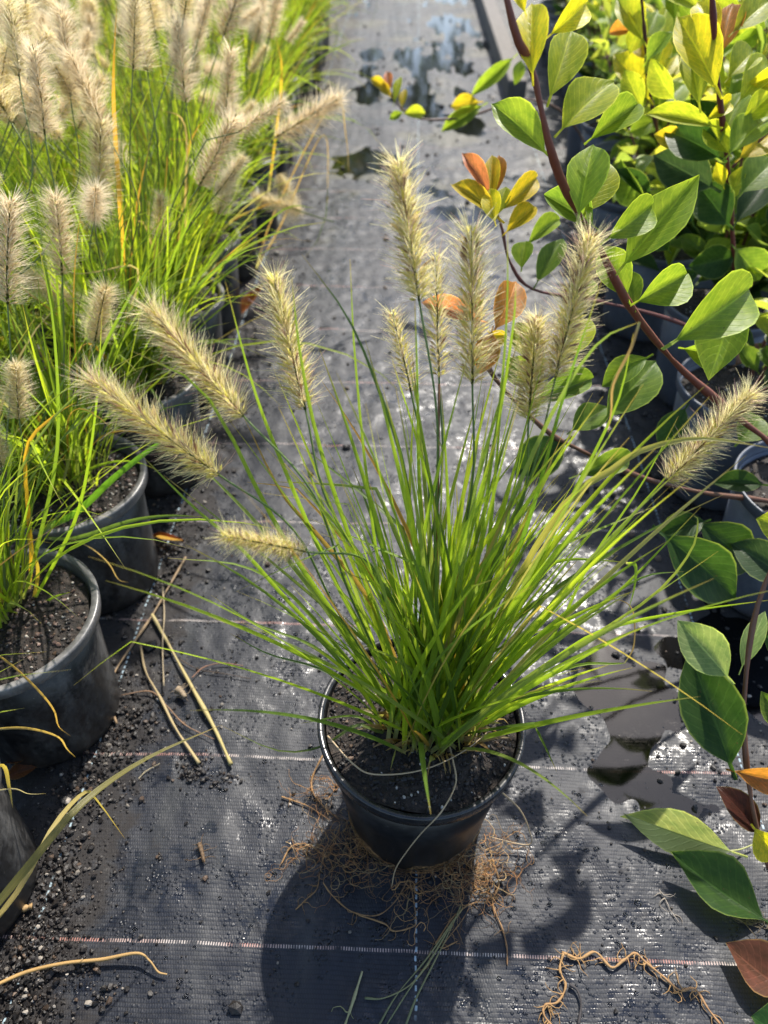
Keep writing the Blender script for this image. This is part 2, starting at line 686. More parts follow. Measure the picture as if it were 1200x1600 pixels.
# ------------------------------------------------------------------ trees at the end of the nursery (seen mirrored in the wet path)
tr_ = random.Random(12)
mb = MB()
for i in range(2600):
    a, b_ = tr_.uniform(0, 6.28), tr_.uniform(-1, 1)
    q_ = tr_.random() ** .35
    k = math.sqrt(1 - b_ * b_)
    lump = 1 + .25 * math.sin(3 * a + 4 * b_) + .15 * math.sin(7 * a - 3 * b_)
    c_ = np.array([math.cos(a) * k * q_ * 1.1 * lump, math.sin(a) * k * q_ * 1.1 * lump, 1.9 + b_ * q_ * 1.25 * lump])
    e1 = np.array([tr_.gauss(0, 1), tr_.gauss(0, 1), tr_.gauss(0, 1)])
    e1 /= np.linalg.norm(e1)
    e2 = np.cross(e1, [tr_.gauss(0, 1), tr_.gauss(0, 1), tr_.gauss(0, 1)])
    e2 /= np.linalg.norm(e2) + 1e-6
    L_ = tr_.uniform(.05, .10)
    mb.add([c_ - e1 * L_, c_ + e2 * L_ * .4, c_ + e1 * L_, c_ - e2 * L_ * .4], [(0, 1, 2, 3)], [(0, 0), (.5, .5), (0, 1), (-.5, .5)], np.array((.06, .09, .03)) * tr_.uniform(.6, 1.5))
crown_me = mb.mesh('crown', M_LEAF_A)
mb = MB()
tube(mb, catmull([(0, 0, -.05), (.04, .02, .7), (-.03, 0, 1.5), (.02, .02, 2.6)], 16), .08, .02, 9)
for k in range(6):
    a = k * 1.05
    tube(mb, catmull([(0, 0, 1.0 + .15 * k), (.35 * math.cos(a), .35 * math.sin(a), 1.4 + .15 * k), (.8 * math.cos(a), .8 * math.sin(a), 1.7 + .15 * k)], 8), .03, .008, 6)
trunk_me = mb.mesh('trunk', M_STEM)
for i, (x, nm_) in enumerate(((-7, 'seventh from the right'), (-4.9, 'sixth from the right'), (-2.6, 'fifth from the right'), (-.6, 'fourth from the right'), (1.3, 'third from the right'), (3.6, 'second from the right'), (6.0, 'farthest right'))):
    o = thing('broadleaf_tree', 'broad leafy tree in the row beyond the end of the path, %s' % nm_, 'tree', (x, 10.2 + tr_.uniform(-.6, .6), 0), 'trees beyond the path')
    sc_ = tr_.uniform(.9, 1.25)
    for n_, m_, c_ in (('trunk', trunk_me, (.10, .075, .05)), ('crown', crown_me, (1, 1, 1))):
        obj(n_, m_, o, M=Matrix.Rotation(tr_.uniform(0, 6), 4, 'Z') @ Matrix.Scale(sc_, 4), color=c_)

GREENS = [(.20, .30, .028), (.27, .39, .035), (.34, .46, .035), (.11, .18, .03), (.42, .52, .04), (.21, .28, .06)]


def gcol(rr):
    c = rr.choice(GREENS)
    if rr.random() < .08:
        c = rr.choice([(.42, .34, .10), (.40, .24, .05), (.35, .33, .12)])
    k = rr.uniform(.8, 1.2)
    return tuple(x * k for x in c)


# ------------------------------------------------------------------ seed heads
def head_mesh(seed, nsp=300, lush=1.0, dry=0.0, nb=6):
    """bottlebrush seed head, unit length along +Z, ~.13 wide body, bristles to ~.28"""
    r_ = random.Random(seed)
    mb = MB()
    bend = r_.uniform(-.06, .06)

    def axis_pt(s):
        return np.array([bend * s * s, 0, s])
    tube(mb, [axis_pt(i / 8) for i in range(9)], .011, .004, 5, (.16, .17, .05))
    ga = 2.39996
    for i in range(nsp):
        s = .0 + (i + .5) / nsp * .97
        prof = min(1, .55 + s * 3.5) * (1 - max(0, (s - .55) / .45) ** 1.8 * .72)
        an = i * ga + r_.uniform(-.3, .3)
        o = axis_pt(s)
        rad = np.array([math.cos(an), math.sin(an), 0])
        el = R(r_.uniform(18, 50)) + s * .4
        d = rad * math.cos(el) + np.array([0, 0, 1]) * math.sin(el)
        d /= np.linalg.norm(d)
        ln = .112 * prof * r_.uniform(.8, 1.2) * lush
        bs = o + rad * .012 + d * .018 * prof
        side = np.cross(d, rad + np.array([.01, .02, 1]))
        side /= np.linalg.norm(side)
        nn = np.cross(side, d)
        wd = .0092 * r_.uniform(.7, 1.2)
        mid = bs + d * ln * .45
        tip = bs + d * ln
        k = r_.random()
        if k < .62:
            c = (.80, .74, .22)
        elif k < .84:
            c = (.88, .74, .40)
        else:
            c = (.34, .20, .12)
        g = r_.uniform(.8, 1.12)
        c = np.array(c) * g
        c = c * (1 - dry) + np.array((.66, .50, .32)) * g * dry
        v = [bs, mid + side * wd, mid + nn * wd, mid - side * wd, mid - nn * wd, tip]
        f = [(0, 1, 5, 3), (0, 2, 5, 4)]
        mb.add(v, f, None, [c * .9, c, c, c, c, c * 1.1])
        for b in range(nb):
            long_ = b == 0
            a2 = an + r_.uniform(-.55, .55)
            r2 = np.array([math.cos(a2), math.sin(a2), 0])
            e2 = el * .75 + r_.uniform(-.30, .42)
            d2 = r2 * math.cos(e2) + np.array([0, 0, 1]) * math.sin(e2)
            L = (r_.uniform(.20, .31) if long_ else r_.uniform(.10, .25)) * (.5 + .5 * prof) * (1 + .35 * max(0, s - .8) / .2 * .6)
            p0 = o + r2 * .015
            p1 = p0 + d2 * L * .5
            p2 = p0 + d2 * L + np.array([0, 0, r_.uniform(-.02, .015)])
            w_ = .0024 if long_ else .0017
            sdv = np.cross(d2, np.array([.3, .2, 1.]))
            sdv /= np.linalg.norm(sdv)
            n3 = np.cross(sdv, d2)
            q_ = r_.uniform(0, 3.14)
            sdv = sdv * math.cos(q_) + n3 * math.sin(q_)
            v = [p0 + sdv * w_, p0 - sdv * w_, p1 + sdv * w_ * .85, p1 - sdv * w_ * .85, p2 + sdv * w_ * .3, p2 - sdv * w_ * .3]
            f = [(0, 1, 3, 2), (2, 3, 5, 4)]
            if r_.random() < .25 * (1 - dry):
                ca, cb = np.array((.58, .44, .28)), np.array((.50, .31, .28))
            else:
                ca, cb = np.array((.86, .77, .32)), np.array((.95, .86, .52))
            if dry:
                ca = ca * (1 - dry) + np.array((.82, .67, .46)) * dry
                cb = cb * (1 - dry) + np.array((.90, .77, .58)) * dry
            mb.add(v, f, None, [ca, ca, (ca + cb) / 2, (ca + cb) / 2, cb, cb])
    return mb.mesh('seed_head', M_HAIR)


HEADS = [head_mesh(11, 185, 1, 0, 7), head_mesh(12, 150, 1.05, 0, 7), head_mesh(13, 200, .95, 0, 7), head_mesh(14, 90, .9, 0, 6)]
HEADS_DRY = [head_mesh(21, 110, .85, .5, 13), head_mesh(22, 95, .8, .8, 14), head_mesh(23, 120, .9, .35, 12)]


def axis_matrix(base, tip, fat=1.0, spin=0.0):
    base, tip = Vector(base), Vector(tip)
    d = tip - base
    L = d.length
    q = d.to_track_quat('Z', 'Y')
    return Matrix.Translation(base) @ q.to_matrix().to_4x4() @ Matrix.Rotation(spin, 4, 'Z') @ Matrix.Diagonal((L * fat, L * fat, L, 1))


def add_head(parent, off, root, hb, ht, me_, fat=1.0, bow=None, stem_c=(.13, .20, .04), r=.0011):
    """a culm from root to hb (part) with its seed head hb->ht (sub-part)"""
    hb, ht, root = np.array(hb), np.array(ht), np.array(root)
    d = (ht - hb) / np.linalg.norm(ht - hb)
    L = np.linalg.norm(hb - root)
    if bow is None:
        m1 = root + (hb - root) * .45 + np.array([0, 0, L * .05])
        m2 = hb - d * L * .22
        pts = [root, m1 * .6 + (root + (m2 - root) * .6) * .4, m2, hb]
    else:
        pts = [root] + [np.array(b) for b in bow] + [hb]
    mb = MB()
    tube(mb, catmull(pts, 18), r, r * .75, 5)
    st = obj('flower_stem', mb.mesh('flower_stem', M_STEM, off), parent, color=stem_c)
    o = Vector(off)
    obj('seed_head', me_, st, M=axis_matrix(Vector(hb) - o, Vector(ht) - o, fat, rnd.uniform(0, 6.28)))
    return st


# ------------------------------------------------------------------ pots
def lathe(mb, prof, seg=64):
    v, f, uv = [], [], []
    n = len(prof)
    for i, (r, z) in enumerate(prof):
        for k in range(seg):
            a = 2 * math.pi * k / seg
            v.append((r * math.cos(a), r * math.sin(a), z))
            uv.append((k / seg, i / n))
    for i in range(n - 1):
        for k in range(seg):
            k2 = (k + 1) % seg
            f.append((i * seg + k, i * seg + k2, (i + 1) * seg + k2, (i + 1) * seg + k))
    mb.add(v, f, uv)


def pot_meshes(r, rb, h, rimh, rimw, mat, seg=64, lip=0):
    a = MB()
    t_ = .0022
    rt = r - rimw
    lathe(a, [(0.001, .006), (rb - .012, .006), (rb - .008, 0), (rb - .002, 0), (rb, .004), (rb + .001, .012), (rb + (rt - rb) * .5, h * .5), (rt, h - rimh),
              (rt - t_, h - rimh), (rb + (rt - rb) * .5 - t_, h * .5), (rb - t_, .008), (.001, .008)], seg)
    b = MB()
    lathe(b, [(rt - t_, h - rimh - .001), (rt + .0004, h - rimh - .001), (r - .0012, h - rimh + .0005), (r, h - rimh + .002), (r + .0006, h - rimh * .45), (r + .001, h - .003), (r + .0006, h - .0008), (r - .0008, h),
              (r - .0026 - lip, h - .0006), (r - .0034 - lip, h - .003), (r - .0044 - lip, h - rimh), (rt - t_, h - rimh - .001)], seg)
    return a.mesh('pot', mat), b.mesh('rim', mat)


ico_v = []
phi = (1 + 5 ** .5) / 2
for a, b in ((-1, phi), (1, phi), (-1, -phi), (1, -phi)):
    ico_v.append((a, b, 0))
for a, b in ((-1, phi), (1, phi), (-1, -phi), (1, -phi)):
    ico_v.append((0, a, b))
for a, b in ((phi, -1), (phi, 1), (-phi, -1), (-phi, 1)):
    ico_v.append((a, 0, b))
ICO = np.array(ico_v) / math.sqrt(1 + phi * phi)
ICOF = [(0, 11, 5), (0, 5, 1), (0, 1, 7), (0, 7, 10), (0, 10, 11), (1, 5, 9), (5, 11, 4), (11, 10, 2), (10, 7, 6), (7, 1, 8),
        (3, 9, 4), (3, 4, 2), (3, 2, 6), (3, 6, 8), (3, 8, 9), (4, 9, 5), (2, 4, 11), (6, 2, 10), (8, 6, 7), (9, 8, 1)]


def grain(mb, p, r, c, rs, flat=.75, jit=.35):
    v = ICO * (1 + rs.uniform(-jit, jit, (12, 1))) * r
    v[:, 2] *= flat
    v[:, 0] *= rs.uniform(.7, 1.3)
    a = rs.uniform(0, 6.28)
    v = v @ np.array([[math.cos(a), math.sin(a), 0], [-math.sin(a), math.cos(a), 0], [0, 0, 1]])
    mb.add(v + np.array(p), ICOF, None, c)


def soil_set(rad, seed, ncr=1500, nperl=45, mulch=False):
    rs = np.random.RandomState(seed)
    mb = MB()
    seg, rings = 72, 26
    v = [(0, 0, .004)]
    f = []
    ph = rs.uniform(0, 6.28, 12)
    kk = rs.uniform(30, 130, 12)
    an = rs.uniform(0, 6.28, 12)

    def hz(x, y):
        d = math.hypot(x, y) / rad
        s = sum(math.sin(k * (x * math.cos(a) + y * math.sin(a)) + p) for k, a, p in zip(kk, an, ph)) * .00075
        return s + .006 * (1 - d * d)
    for i in range(1, rings + 1):
        for k in range(seg):
            a = 2 * math.pi * k / seg
            r_ = rad * i / rings
            x, y = r_ * math.cos(a), r_ * math.sin(a)
            v.append((x, y, hz(x, y) + rs.uniform(-.0008, .0008)))
    for k in range(seg):
        f.append((0, 1 + k, 1 + (k + 1) % seg))
    for i in range(rings - 1):
        for k in range(seg):
            k2 = (k + 1) % seg
            f.append((1 + i * seg + k, 1 + (i + 1) * seg + k, 1 + (i + 1) * seg + k2, 1 + i * seg + k2))
    mb.add(v, f)
    disc = mb.mesh('soil', M_SOIL)
    mb = MB()
    for i in range(ncr):
        a, r_ = rs.uniform(0, 6.28), rad * math.sqrt(rs.uniform(0, .97))
        x, y = r_ * math.cos(a), r_ * math.sin(a)
        s = .0007 + .0020 * rs.uniform(0, 1) ** 3
        g = rs.uniform(.5, 1.5)
        c = np.array((.017, .012, .009)) * g
        if rs.uniform() < .08:
            c = np.array((.11, .065, .035)) * g
        if mulch and rs.uniform() < .25:
            c = np.array((.16, .10, .075)) * g
            s *= 1.3
        grain(mb, (x, y, hz(x, y) + s * .3), s, c, rs)
    cr = mb.mesh('soil_crumbs', M_CRUMB, smooth=False)
    mb = MB()
    for i in range(nperl):
        a, r_ = rs.uniform(0, 6.28), rad * math.sqrt(rs.uniform(0, .95))
        x, y = r_ * math.cos(a), r_ * math.sin(a)
        s = rs.uniform(.0007, .0019)
        grain(mb, (x, y, hz(x, y) + s * .4), s, np.array((.50, .46, .40)) * rs.uniform(.5, 1.2), rs, .85, .2)
    return disc, cr, mb.mesh('perlite_grains', M_PERL)


def fill_pot(root, pm, sm, sz):
    p = obj('pot', pm[0], root)
    obj('rim', pm[1], p)
    s = obj('soil', sm[0], root, loc=(0, 0, sz))
    obj('soil_crumbs', sm[1], s, kind='stuff')
    obj('perlite_grains', sm[2], s, kind='stuff')
    return p


# ================================================================== MAIN PLANT
MC = Vector((.036, .380, 0))
MR, MRB, MH = .0995, .075, .185
main = thing('potted_fountain_grass', 'fountain grass in black pot standing alone mid path, orange roots spilling from its base', 'potted plant', MC)
pm = pot_meshes(MR, MRB, MH, .017, .0045, M_POT, 96, .002)
pm[1].materials[0] = pot_mat('black_pot_rim', (.012, .012, .0125), .4, (.08, .08, .08), .22)
fill_pot(main, pm, soil_set(MR - .0075, 3, 2600, 60), MH - .008)
SZ = MH - .003

GC = P(672, 1152, .722)       # middle of the grass crown on the soil
GC.z = SZ


def gx(x, y, z):
    return (GC.x + x, GC.y + y, SZ + z)


def main_blade(pts, wd, c, face=None, twist=0.0, n=14, fold=.45):
    mb = MB()
    if face is None:
        face = (rnd.uniform(-.6, .6), -1, rnd.uniform(.1, .8))
    blade(mb, catmull(pts, n), wd, face, twist, c, fold)
    o = obj('grass_blade', mb.mesh('grass_blade', M_GRASS, MC), main, color=c)
    return o


r1 = random.Random(31)
for i in range(215):
    a = r1.uniform(0, 2 * math.pi)
    rr_ = .031 * math.sqrt(r1.random())
    root = np.array(gx(rr_ * math.sin(a) * 1.5, rr_ * math.cos(a), -.004))
    az = a + r1.gauss(0, .55)
    if r1.random() < .55:      # more blades fan out sideways than towards the eye
        az = (math.pi / 2 if r1.random() < .5 else -math.pi / 2) + r1.gauss(0, .55)
    if math.cos(az) < -.5 and r1.random() < .97:
        az = az + math.pi
    lean = min(.78, abs(r1.gauss(0, 1)) * .25 + (.04 if rr_ < .014 else .12))
    L = r1.uniform(.24, .41) * (1 - .12 * lean)
    if r1.random() < .2:
        L *= .65
    dr = r1.uniform(.05, .6) * (.4 + 1.0 * lean)
    if math.cos(az) < -.3:
        L *= .75
    pts = arc(root, az, lean, L, dr, 12, r1)
    c = gcol(r1)
    if pts[-1][1] < GC.y - .05 and pts[-1][2] < SZ + .06 and abs(pts[-1][0] - GC.x) < .10:
        continue
    mb = MB()
    f = (math.sin(az + math.pi) * .8 + r1.uniform(-.8, .8), math.cos(az + math.pi) * .8 + r1.uniform(-.8, .8), 1)
    blade(mb, pts, r1.uniform(.0030, .0060), f, r1.uniform(-1.6, 1.6), c, .45)
    obj('grass_blade', mb.mesh('grass_blade', M_GRASS, MC), main, color=c)

mb = MB()
for i in range(110):
    a = r1.uniform(0, 6.28)
    q_ = .030 * math.sqrt(r1.random())
    pts = arc(gx(q_ * math.sin(a) * 1.5, q_ * math.cos(a), -.004), a + r1.gauss(0, .6), r1.uniform(.1, .9), r1.uniform(.012, .05), r1.uniform(0, 1.2), 5, r1)
    blade(mb, pts, r1.uniform(.003, .006), (r1.uniform(-1, 1), -1, .5), r1.uniform(-1, 1), r1.choice([(.36, .26, .12), (.26, .17, .08), (.30, .30, .10), (.42, .34, .18)]), .5)
obj('dead_thatch', mb.mesh('dead_thatch', M_GRASS_A, MC), main, kind='stuff')

B0 = (672, 1150, .720)
GB, GM, GD, STR, TAN, RED = (.32, .47, .035), (.21, .32, .035), (.08, .15, .03), (.42, .36, .10), (.42, .28, .13), (.22, .07, .03)


def pb(lst):
    return [tuple(P(*q)) for q in lst]


for pts, wd, c, f in [
    ([(690, 1150, .72), (850, 1040, .67), (940, 985, .645), (1060, 957, .62), (1215, 936, .60)], .0042, GB, (0, -1, .6)),
    ([(700, 1145, .72), (900, 1010, .67), (1020, 930, .64), (1078, 862, .62), (1090, 815, .61), (1084, 806, .61)], .0028, (.24, .30, .06), (0, -1, .5)),
    ([(705, 1140, .72), (860, 1000, .66), (960, 930, .62), (1095, 792, .56)], .0034, GM, (0, -.6, 1)),
    ([(700, 1140, .72), (800, 960, .64), (850, 893, .62), (890, 874, .61), (985, 879, .60)], .0040, GB, (0, -.5, 1)),
    ([(978, 879, .60), (992, 884, .60), (990, 920, .605), (980, 958, .61)], .0030, GB, (.5, -1, .1)),
    ([(700, 1130, .72), (790, 940, .64), (880, 790, .58), (955, 735, .56), (1000, 705, .545), (1070, 687, .535), (1130, 688, .53), (1215, 702, .53)], .0052, (.36, .34, .10), (0, -.6, 1)),
    ([(690, 1130, .72), (740, 930, .62), (800, 780, .56), (870, 630, .51), (935, 535, .48), (1000, 503, .47)], .0036, (.20, .28, .07), (0, -1, .6)),
    ([(999, 503, .47), (985, 545, .472), (958, 600, .48), (955, 640, .49), (950, 675, .50)], .0018, TAN, (0, -1, .2)),
    ([(680, 1145, .72), (655, 900, .62), (630, 730, .56), (595, 620, .53), (545, 500, .50), (472, 398, .48)], .0032, (.07, .13, .035), (.3, -1, .4)),
    ([(640, 1150, .715), (590, 1143, .70), (556, 1133, .69), (500, 1168, .715), (430, 1172, .76), (345, 1133, .80)], .0028, (.16, .22, .06), (0, -.3, 1)),
    ([(655, 1140, .72), (560, 1010, .66), (480, 900, .61), (415, 790, .57), (320, 615, .52), (205, 548, .50)], .0040, GM, (0, -1, .5)),
    ([(650, 1140, .72), (560, 1050, .67), (460, 935, .64), (380, 885, .62), (262, 872, .61)], .0034, GM, (0, -.5, 1)),
    ([(650, 1145, .72), (570, 1075, .69), (490, 1010, .68), (400, 975, .68), (330, 930, .68)], .0028, GM, (0, -.5, 1)),
    ([(650, 1145, .72), (580, 1090, .70), (500, 1045, .70), (420, 1022, .70), (360, 990, .70)], .0024, GD, (0, -.5, 1)),
    ([(690, 1140, .72), (720, 900, .62), (770, 700, .56), (800, 520, .50), (806, 440, .47)], .0030, GM, (0, -1, .3)),
    ([(685, 1140, .72), (735, 950, .63), (762, 760, .57), (782, 620, .52), (792, 480, .49), (793, 352, .46)], .0024, GM, (0, -1, .3)),
    ([(672, 1150, .72), (668, 940, .64), (655, 760, .58), (652, 600, .53), (648, 470, .50)], .0032, GM, (.3, -1, .3)),
    ([(665, 1150, .72), (700, 960, .64), (690, 840, .60), (655, 700, .57), (612, 560, .53)], .0034, GB, (.3, -1, .3)),
    ([(690, 1140, .72), (770, 960, .64), (830, 800, .58), (880, 620, .52), (940, 440, .47)], .0036, (.14, .26, .03), (0, -1, .4)),
    ([(695, 1140, .72), (800, 960, .64), (880, 800, .59), (960, 640, .54), (990, 520, .50)], .0034, GM, (0, -1, .4)),
    ([(650, 1145, .72), (520, 900, .62), (440, 720, .56), (395, 600, .52), (352, 440, .48)], .0034, GM, (0, -1, .4)),
    ([(650, 1145, .72), (560, 880, .62), (500, 700, .56), (470, 560, .52), (455, 430, .49)], .0032, GM, (0, -1, .4)),
    ([(660, 1145, .72), (600, 920, .63), (575, 760, .58), (555, 560, .53), (547, 405, .49)], .0024, GM, (0, -1, .4)),
    ([(650, 1145, .72), (470, 960, .63), (380, 860, .58), (300, 790, .56), (215, 705, .54)], .0032, GM, (0, -1, .5)),
    ([(655, 1140, .72), (590, 960, .65), (500, 840, .60), (440, 770, .58), (380, 650, .55)], .0038, (.30, .20, .06), (0, -1, .5)),
    ([(700, 1140, .72), (850, 1010, .67), (920, 880, .62), (1000, 760, .58), (1060, 650, .55)], .0028, GM, (0, -1, .5)),
    ([(700, 1145, .72), (820, 1075, .69), (900, 1040, .68), (960, 1037, .68), (978, 1036, .68)], .0026, GB, (0, -.5, 1)),
    ([(976, 1036, .68), (990, 1010, .675), (990, 960, .67), (975, 940, .66), (940, 935, .65)], .0012, TAN, (0, -.5, 1)),
    ([(700, 1145, .72), (850, 1020, .68), (950, 935, .65), (1010, 900, .64), (1068, 893, .64)], .0026, (.22, .34, .07), (0, -.5, 1)),
    ([(610, 1165, .72), (560, 1120, .70), (470, 1130, .72)], .0022, GM, (0, -.5, 1)),
]:
    main_blade(pts=pb(pts), wd=wd, c=c, face=f, twist=rnd.uniform(-.5, .5))

# dead thin leaves lying over the soil and hanging over the rim
def over(lst):
    """points given as pixel + height above the ground plane"""
    return [tuple(G(a, b, z)) for a, b, z in lst]


SF = MH + .003
for pts, r_ in [
    ([(512, 1150, SF + .002), (550, 1192, SF), (585, 1210, SF), (660, 1203, SF + .003), (730, 1170, SF + .004), (780, 1123, SF + .004), (786, 1090, SF + .002)], .0009),
    ([(698, 1150, SF + .004), (708, 1190, SF + .003), (712, 1225, SF + .002), (690, 1268, SF + .006), (660, 1300, .165), (636, 1330, .135), (618, 1358, .105), (612, 1385, .075)], .0009),
    ([(745, 1150, SF), (752, 1120, SF + .004), (740, 1165, SF)], .0006),
    ([(783, 1237, .12), (812, 1265, .06), (826, 1295, .03), (826, 1320, .008), (765, 1308, .012)], .0010)]:
    mb = MB()
    tube(mb, catmull(over(pts), 30), r_, r_ * .6, 5)
    obj('dead_leaf', mb.mesh('dead_leaf', M_STEM, MC), main, color=(.46, .34, .20))

# seed heads of the main plant
for (bx, by, bd), (tx, ty, td), v, fat in [
    ((655, 470, .520), (622, 246, .490), 0, .94),
    ((686, 590, .570), (680, 392, .545), 3, .80),
    ((738, 600, .560), (737, 352, .525), 1, .86),
    ((642, 612, .580), (616, 482, .560), 3, 1.1),
    ((868, 590, .560), (924, 362, .520), 2, .88),
    ((826, 655, .570), (838, 492, .540), 0, 1.25),
    ((477, 640, .560), (425, 425, .540), 1, .92),
    ((380, 650, .540), (226, 478, .530), 2, .90),
    ((342, 742, .560), (133, 588, .550), 0, .80),
    ((478, 862, .520), (345, 836, .475), 1, .95),
    ((1042, 752, .590), (1182, 612, .560), 2, .92),
]:
    rt = gx(rnd.uniform(-.025, .025), rnd.uniform(-.012, .015), 0)
    add_head(main, MC, rt, tuple(P(bx, by, bd)), tuple(P(tx, ty, td)), HEADS[v], fat * 1.14)
# thin culm with a red lower sheath
mb = MB()
tube(mb, catmull(pb([(685, 1140, .72), (682, 900, .64), (684, 780, .60), (686, 600, .57)]), 14), .0012, .001, 5)
obj('flower_stem', mb.mesh('flower_stem', M_STEM, MC), main, color=(.22, .10, .04))


# ------------------------------------------------------------------ roots
def wander(p0, d0, n, st, rs, zmax=.012, curl=.5, hug=True):
    p = np.array(p0, float)
    out = [p.copy()]
    a = d0
    da = 0
    for i in range(n):
        da = da * .6 + rs.uniform(-curl, curl)
        a += da
        p = p + np.array([math.cos(a) * st, math.sin(a) * st, rs.uniform(-.0018, .0018)])
        g = ghs(p[0], p[1])
        p[2] = min(max(p[2], g + .0008), g + zmax)
        out.append(p.copy())
    return np.array(out)


rs = np.random.RandomState(8)
rm = MB()
RC = [(.46, .22, .08), (.55, .30, .11), (.34, .18, .08), (.60, .42, .20), (.22, .13, .07)]
for (px, py, spread, n, L) in ((560, 1310, .022, 85, 20), (520, 1335, .02, 60, 20), (735, 1355, .026, 100, 20), (700, 1385, .03, 80, 18),
                               (630, 1390, .03, 50, 16), (510, 1240, .010, 22, 16), (775, 1320, .012, 26, 16), (480, 1335, .014, 26, 16), (590, 1365, .02, 40, 16), (760, 1385, .02, 40, 16)):
    q = G(px, py)
    for i in range(int(n * .62)):
        p = (q.x + rs.normal() * spread * .8, q.y + rs.normal() * spread * .5, rs.uniform(.001, .024))
        dx, dy = p[0] - MC.x, p[1] - MC.y
        if math.hypot(dx, dy) < MRB - .002:
            k = (MRB + .001) / math.hypot(dx, dy)
            p = (MC.x + dx * k, MC.y + dy * k, p[2])
        pts = wander(p, rs.uniform(0, 6.28), int(L * rs.uniform(.5, 1.3)), .0035, rs, .026, .75)
        d = np.hypot(pts[:, 0] - MC.x, pts[:, 1] - MC.y)
        k = np.maximum(1, (MRB + .002) / np.maximum(d, 1e-4))
        pts[:, 0] = MC.x + (pts[:, 0] - MC.x) * k
        pts[:, 1] = MC.y + (pts[:, 1] - MC.y) * k
        c = np.array(RC[rs.randint(len(RC))]) * rs.uniform(.5, 1.15)
        r_ = rs.uniform(.0002, .0005)
        tube(rm, pts, r_, r_ * .4, 3, c)
obj('root_mass', rm.mesh('root_mass', M_ROOT, MC), main, kind='stuff')


def gp_line(lst, zs=.0015):
    """pixel polyline lying on the ground; optional third value lifts it"""
    out = []
    for q in lst:
        z = q[2] if len(q) > 2 else zs
        g = G(q[0], q[1], z)
        out.append((g.x, g.y, z + ghs(g.x, g.y)))
    return out


def knobbly(k):
    ph = rnd.uniform(0, 6)
    return lambda s: 1 + .25 * math.sin(s * k + ph) + .12 * math.sin(s * k * 2.7)


for lst, r_ in [
    ([(770, 1340, .02), (780, 1380), (770, 1410), (785, 1450), (792, 1480), (793, 1508)], .0011),
    ([(505, 1380, .01), (520, 1400), (550, 1425), (590, 1430), (620, 1405), (640, 1370, .01)], .0008),
    ([(560, 1430), (600, 1443), (615, 1455), (640, 1450), (650, 1440), (645, 1400), (640, 1375, .01)], .0009),
    ([(505, 1180, .01), (488, 1215), (490, 1240), (510, 1265), (530, 1280)], .0011),
    ([(440, 1245), (460, 1252), (485, 1262), (515, 1282)], .0010),
    ([(440, 1350), (455, 1325), (480, 1320), (510, 1340, .01)], .0009),
    ([(462, 1422), (480, 1405), (495, 1390), (500, 1365)], .0007),
    ([(680, 1475), (710, 1430), (740, 1410), (765, 1408), (780, 1400)], .0007),
    ([(715, 1470), (690, 1480), (720, 1440), (735, 1415)], .0006)]:
    mb = MB()
    tube(mb, catmull(gp_line(lst, .0025), 34), r_, r_ * .55, 6, (.38, .22, .09), (.30, .17, .08), knobbly(38))
    for b in range(7):
        i = rs.randint(3, 30)
        base = catmull(gp_line(lst, .0025), 34)[i]
        tube(mb, wander(base, rs.uniform(0, 6.28), rs.randint(3, 8), .0028, rs, .008, .8), .0004, .0002, 3, (.33, .19, .08))
    obj('root', mb.mesh('root', M_ROOT, MC), main)

# ================================================================== LEFT: fountain grass nursery rows
def clump_mesh(seed, n, L0, L1, w0=.0024, w1=.0042, nseg=8, spread=.32, dry=.05):
    r_ = random.Random(seed)
    mb = MB()
    for i in range(n):
        a = r_.uniform(0, 2 * math.pi)
        q = .05 * math.sqrt(r_.random())
        root = (q * math.sin(a), q * math.cos(a), -.004)
        az = a + r_.gauss(0, 1.1)
        lean = abs(r_.gauss(0, 1)) * spread + .05
        L = r_.uniform(L0, L1)
        pts = arc(root, az, lean, L * r_.uniform(.6, 1), r_.uniform(-.1, 1.3) * (.4 + lean), nseg, r_, r_.gauss(0, .5))
        c = gcol(r_)
        f = (-math.sin(az) + r_.uniform(-.8, .8), -math.cos(az) + r_.uniform(-.8, .8), 1)
        blade(mb, pts, r_.uniform(w0, w1), f, r_.uniform(-1.5, 1.5), c, .45)
    return mb.mesh('grass_foliage', M_GRASS_A)


CL = [clump_mesh(101, 330, .26, .44, .0024, .0048), clump_mesh(102, 330, .24, .42, .0024, .0048), clump_mesh(103, 360, .26, .46, .0024, .0048)]
CLS = [clump_mesh(104, 150, .2, .36), clump_mesh(105, 150, .2, .36)]
PR, PRB, PH = .1, .079, .19
LPOT = pot_meshes(PR, PRB, PH, .016, .010, M_POT_D, 72, .0045)
m_rim = pot_mat('dusty_pot_rim', (.09, .088, .086), .8, (.30, .285, .275), .3)
LPOT[1].materials[0] = m_rim
LSOIL = [soil_set(PR - .012, 41, 1500, 110, True), soil_set(PR - .012, 42, 1400, 80, True)]
LSOIL_FAR = soil_set(PR - .012, 43, 200, 30)
PSZ = PH - .013
ORD = ['nearest', 'second', 'third', 'fourth', 'fifth', 'sixth', 'seventh', 'eighth', 'ninth', 'tenth', 'eleventh', 'twelfth', 'thirteenth', 'fourteenth', 'fifteenth', 'sixteenth']
single = []
for s_ in range(14):        # shared single blades for the near clumps
    r_ = random.Random(500 + s_)
    mb = MB()
    blade(mb, arc((0, 0, 0), 0, r_.uniform(.0, .15), 1.0, r_.uniform(.2, 1.2), 10, r_), .0095, (0, -1, .5), r_.uniform(-1.5, 1.5))
    single.append(mb.mesh('grass_blade', M_GRASS))


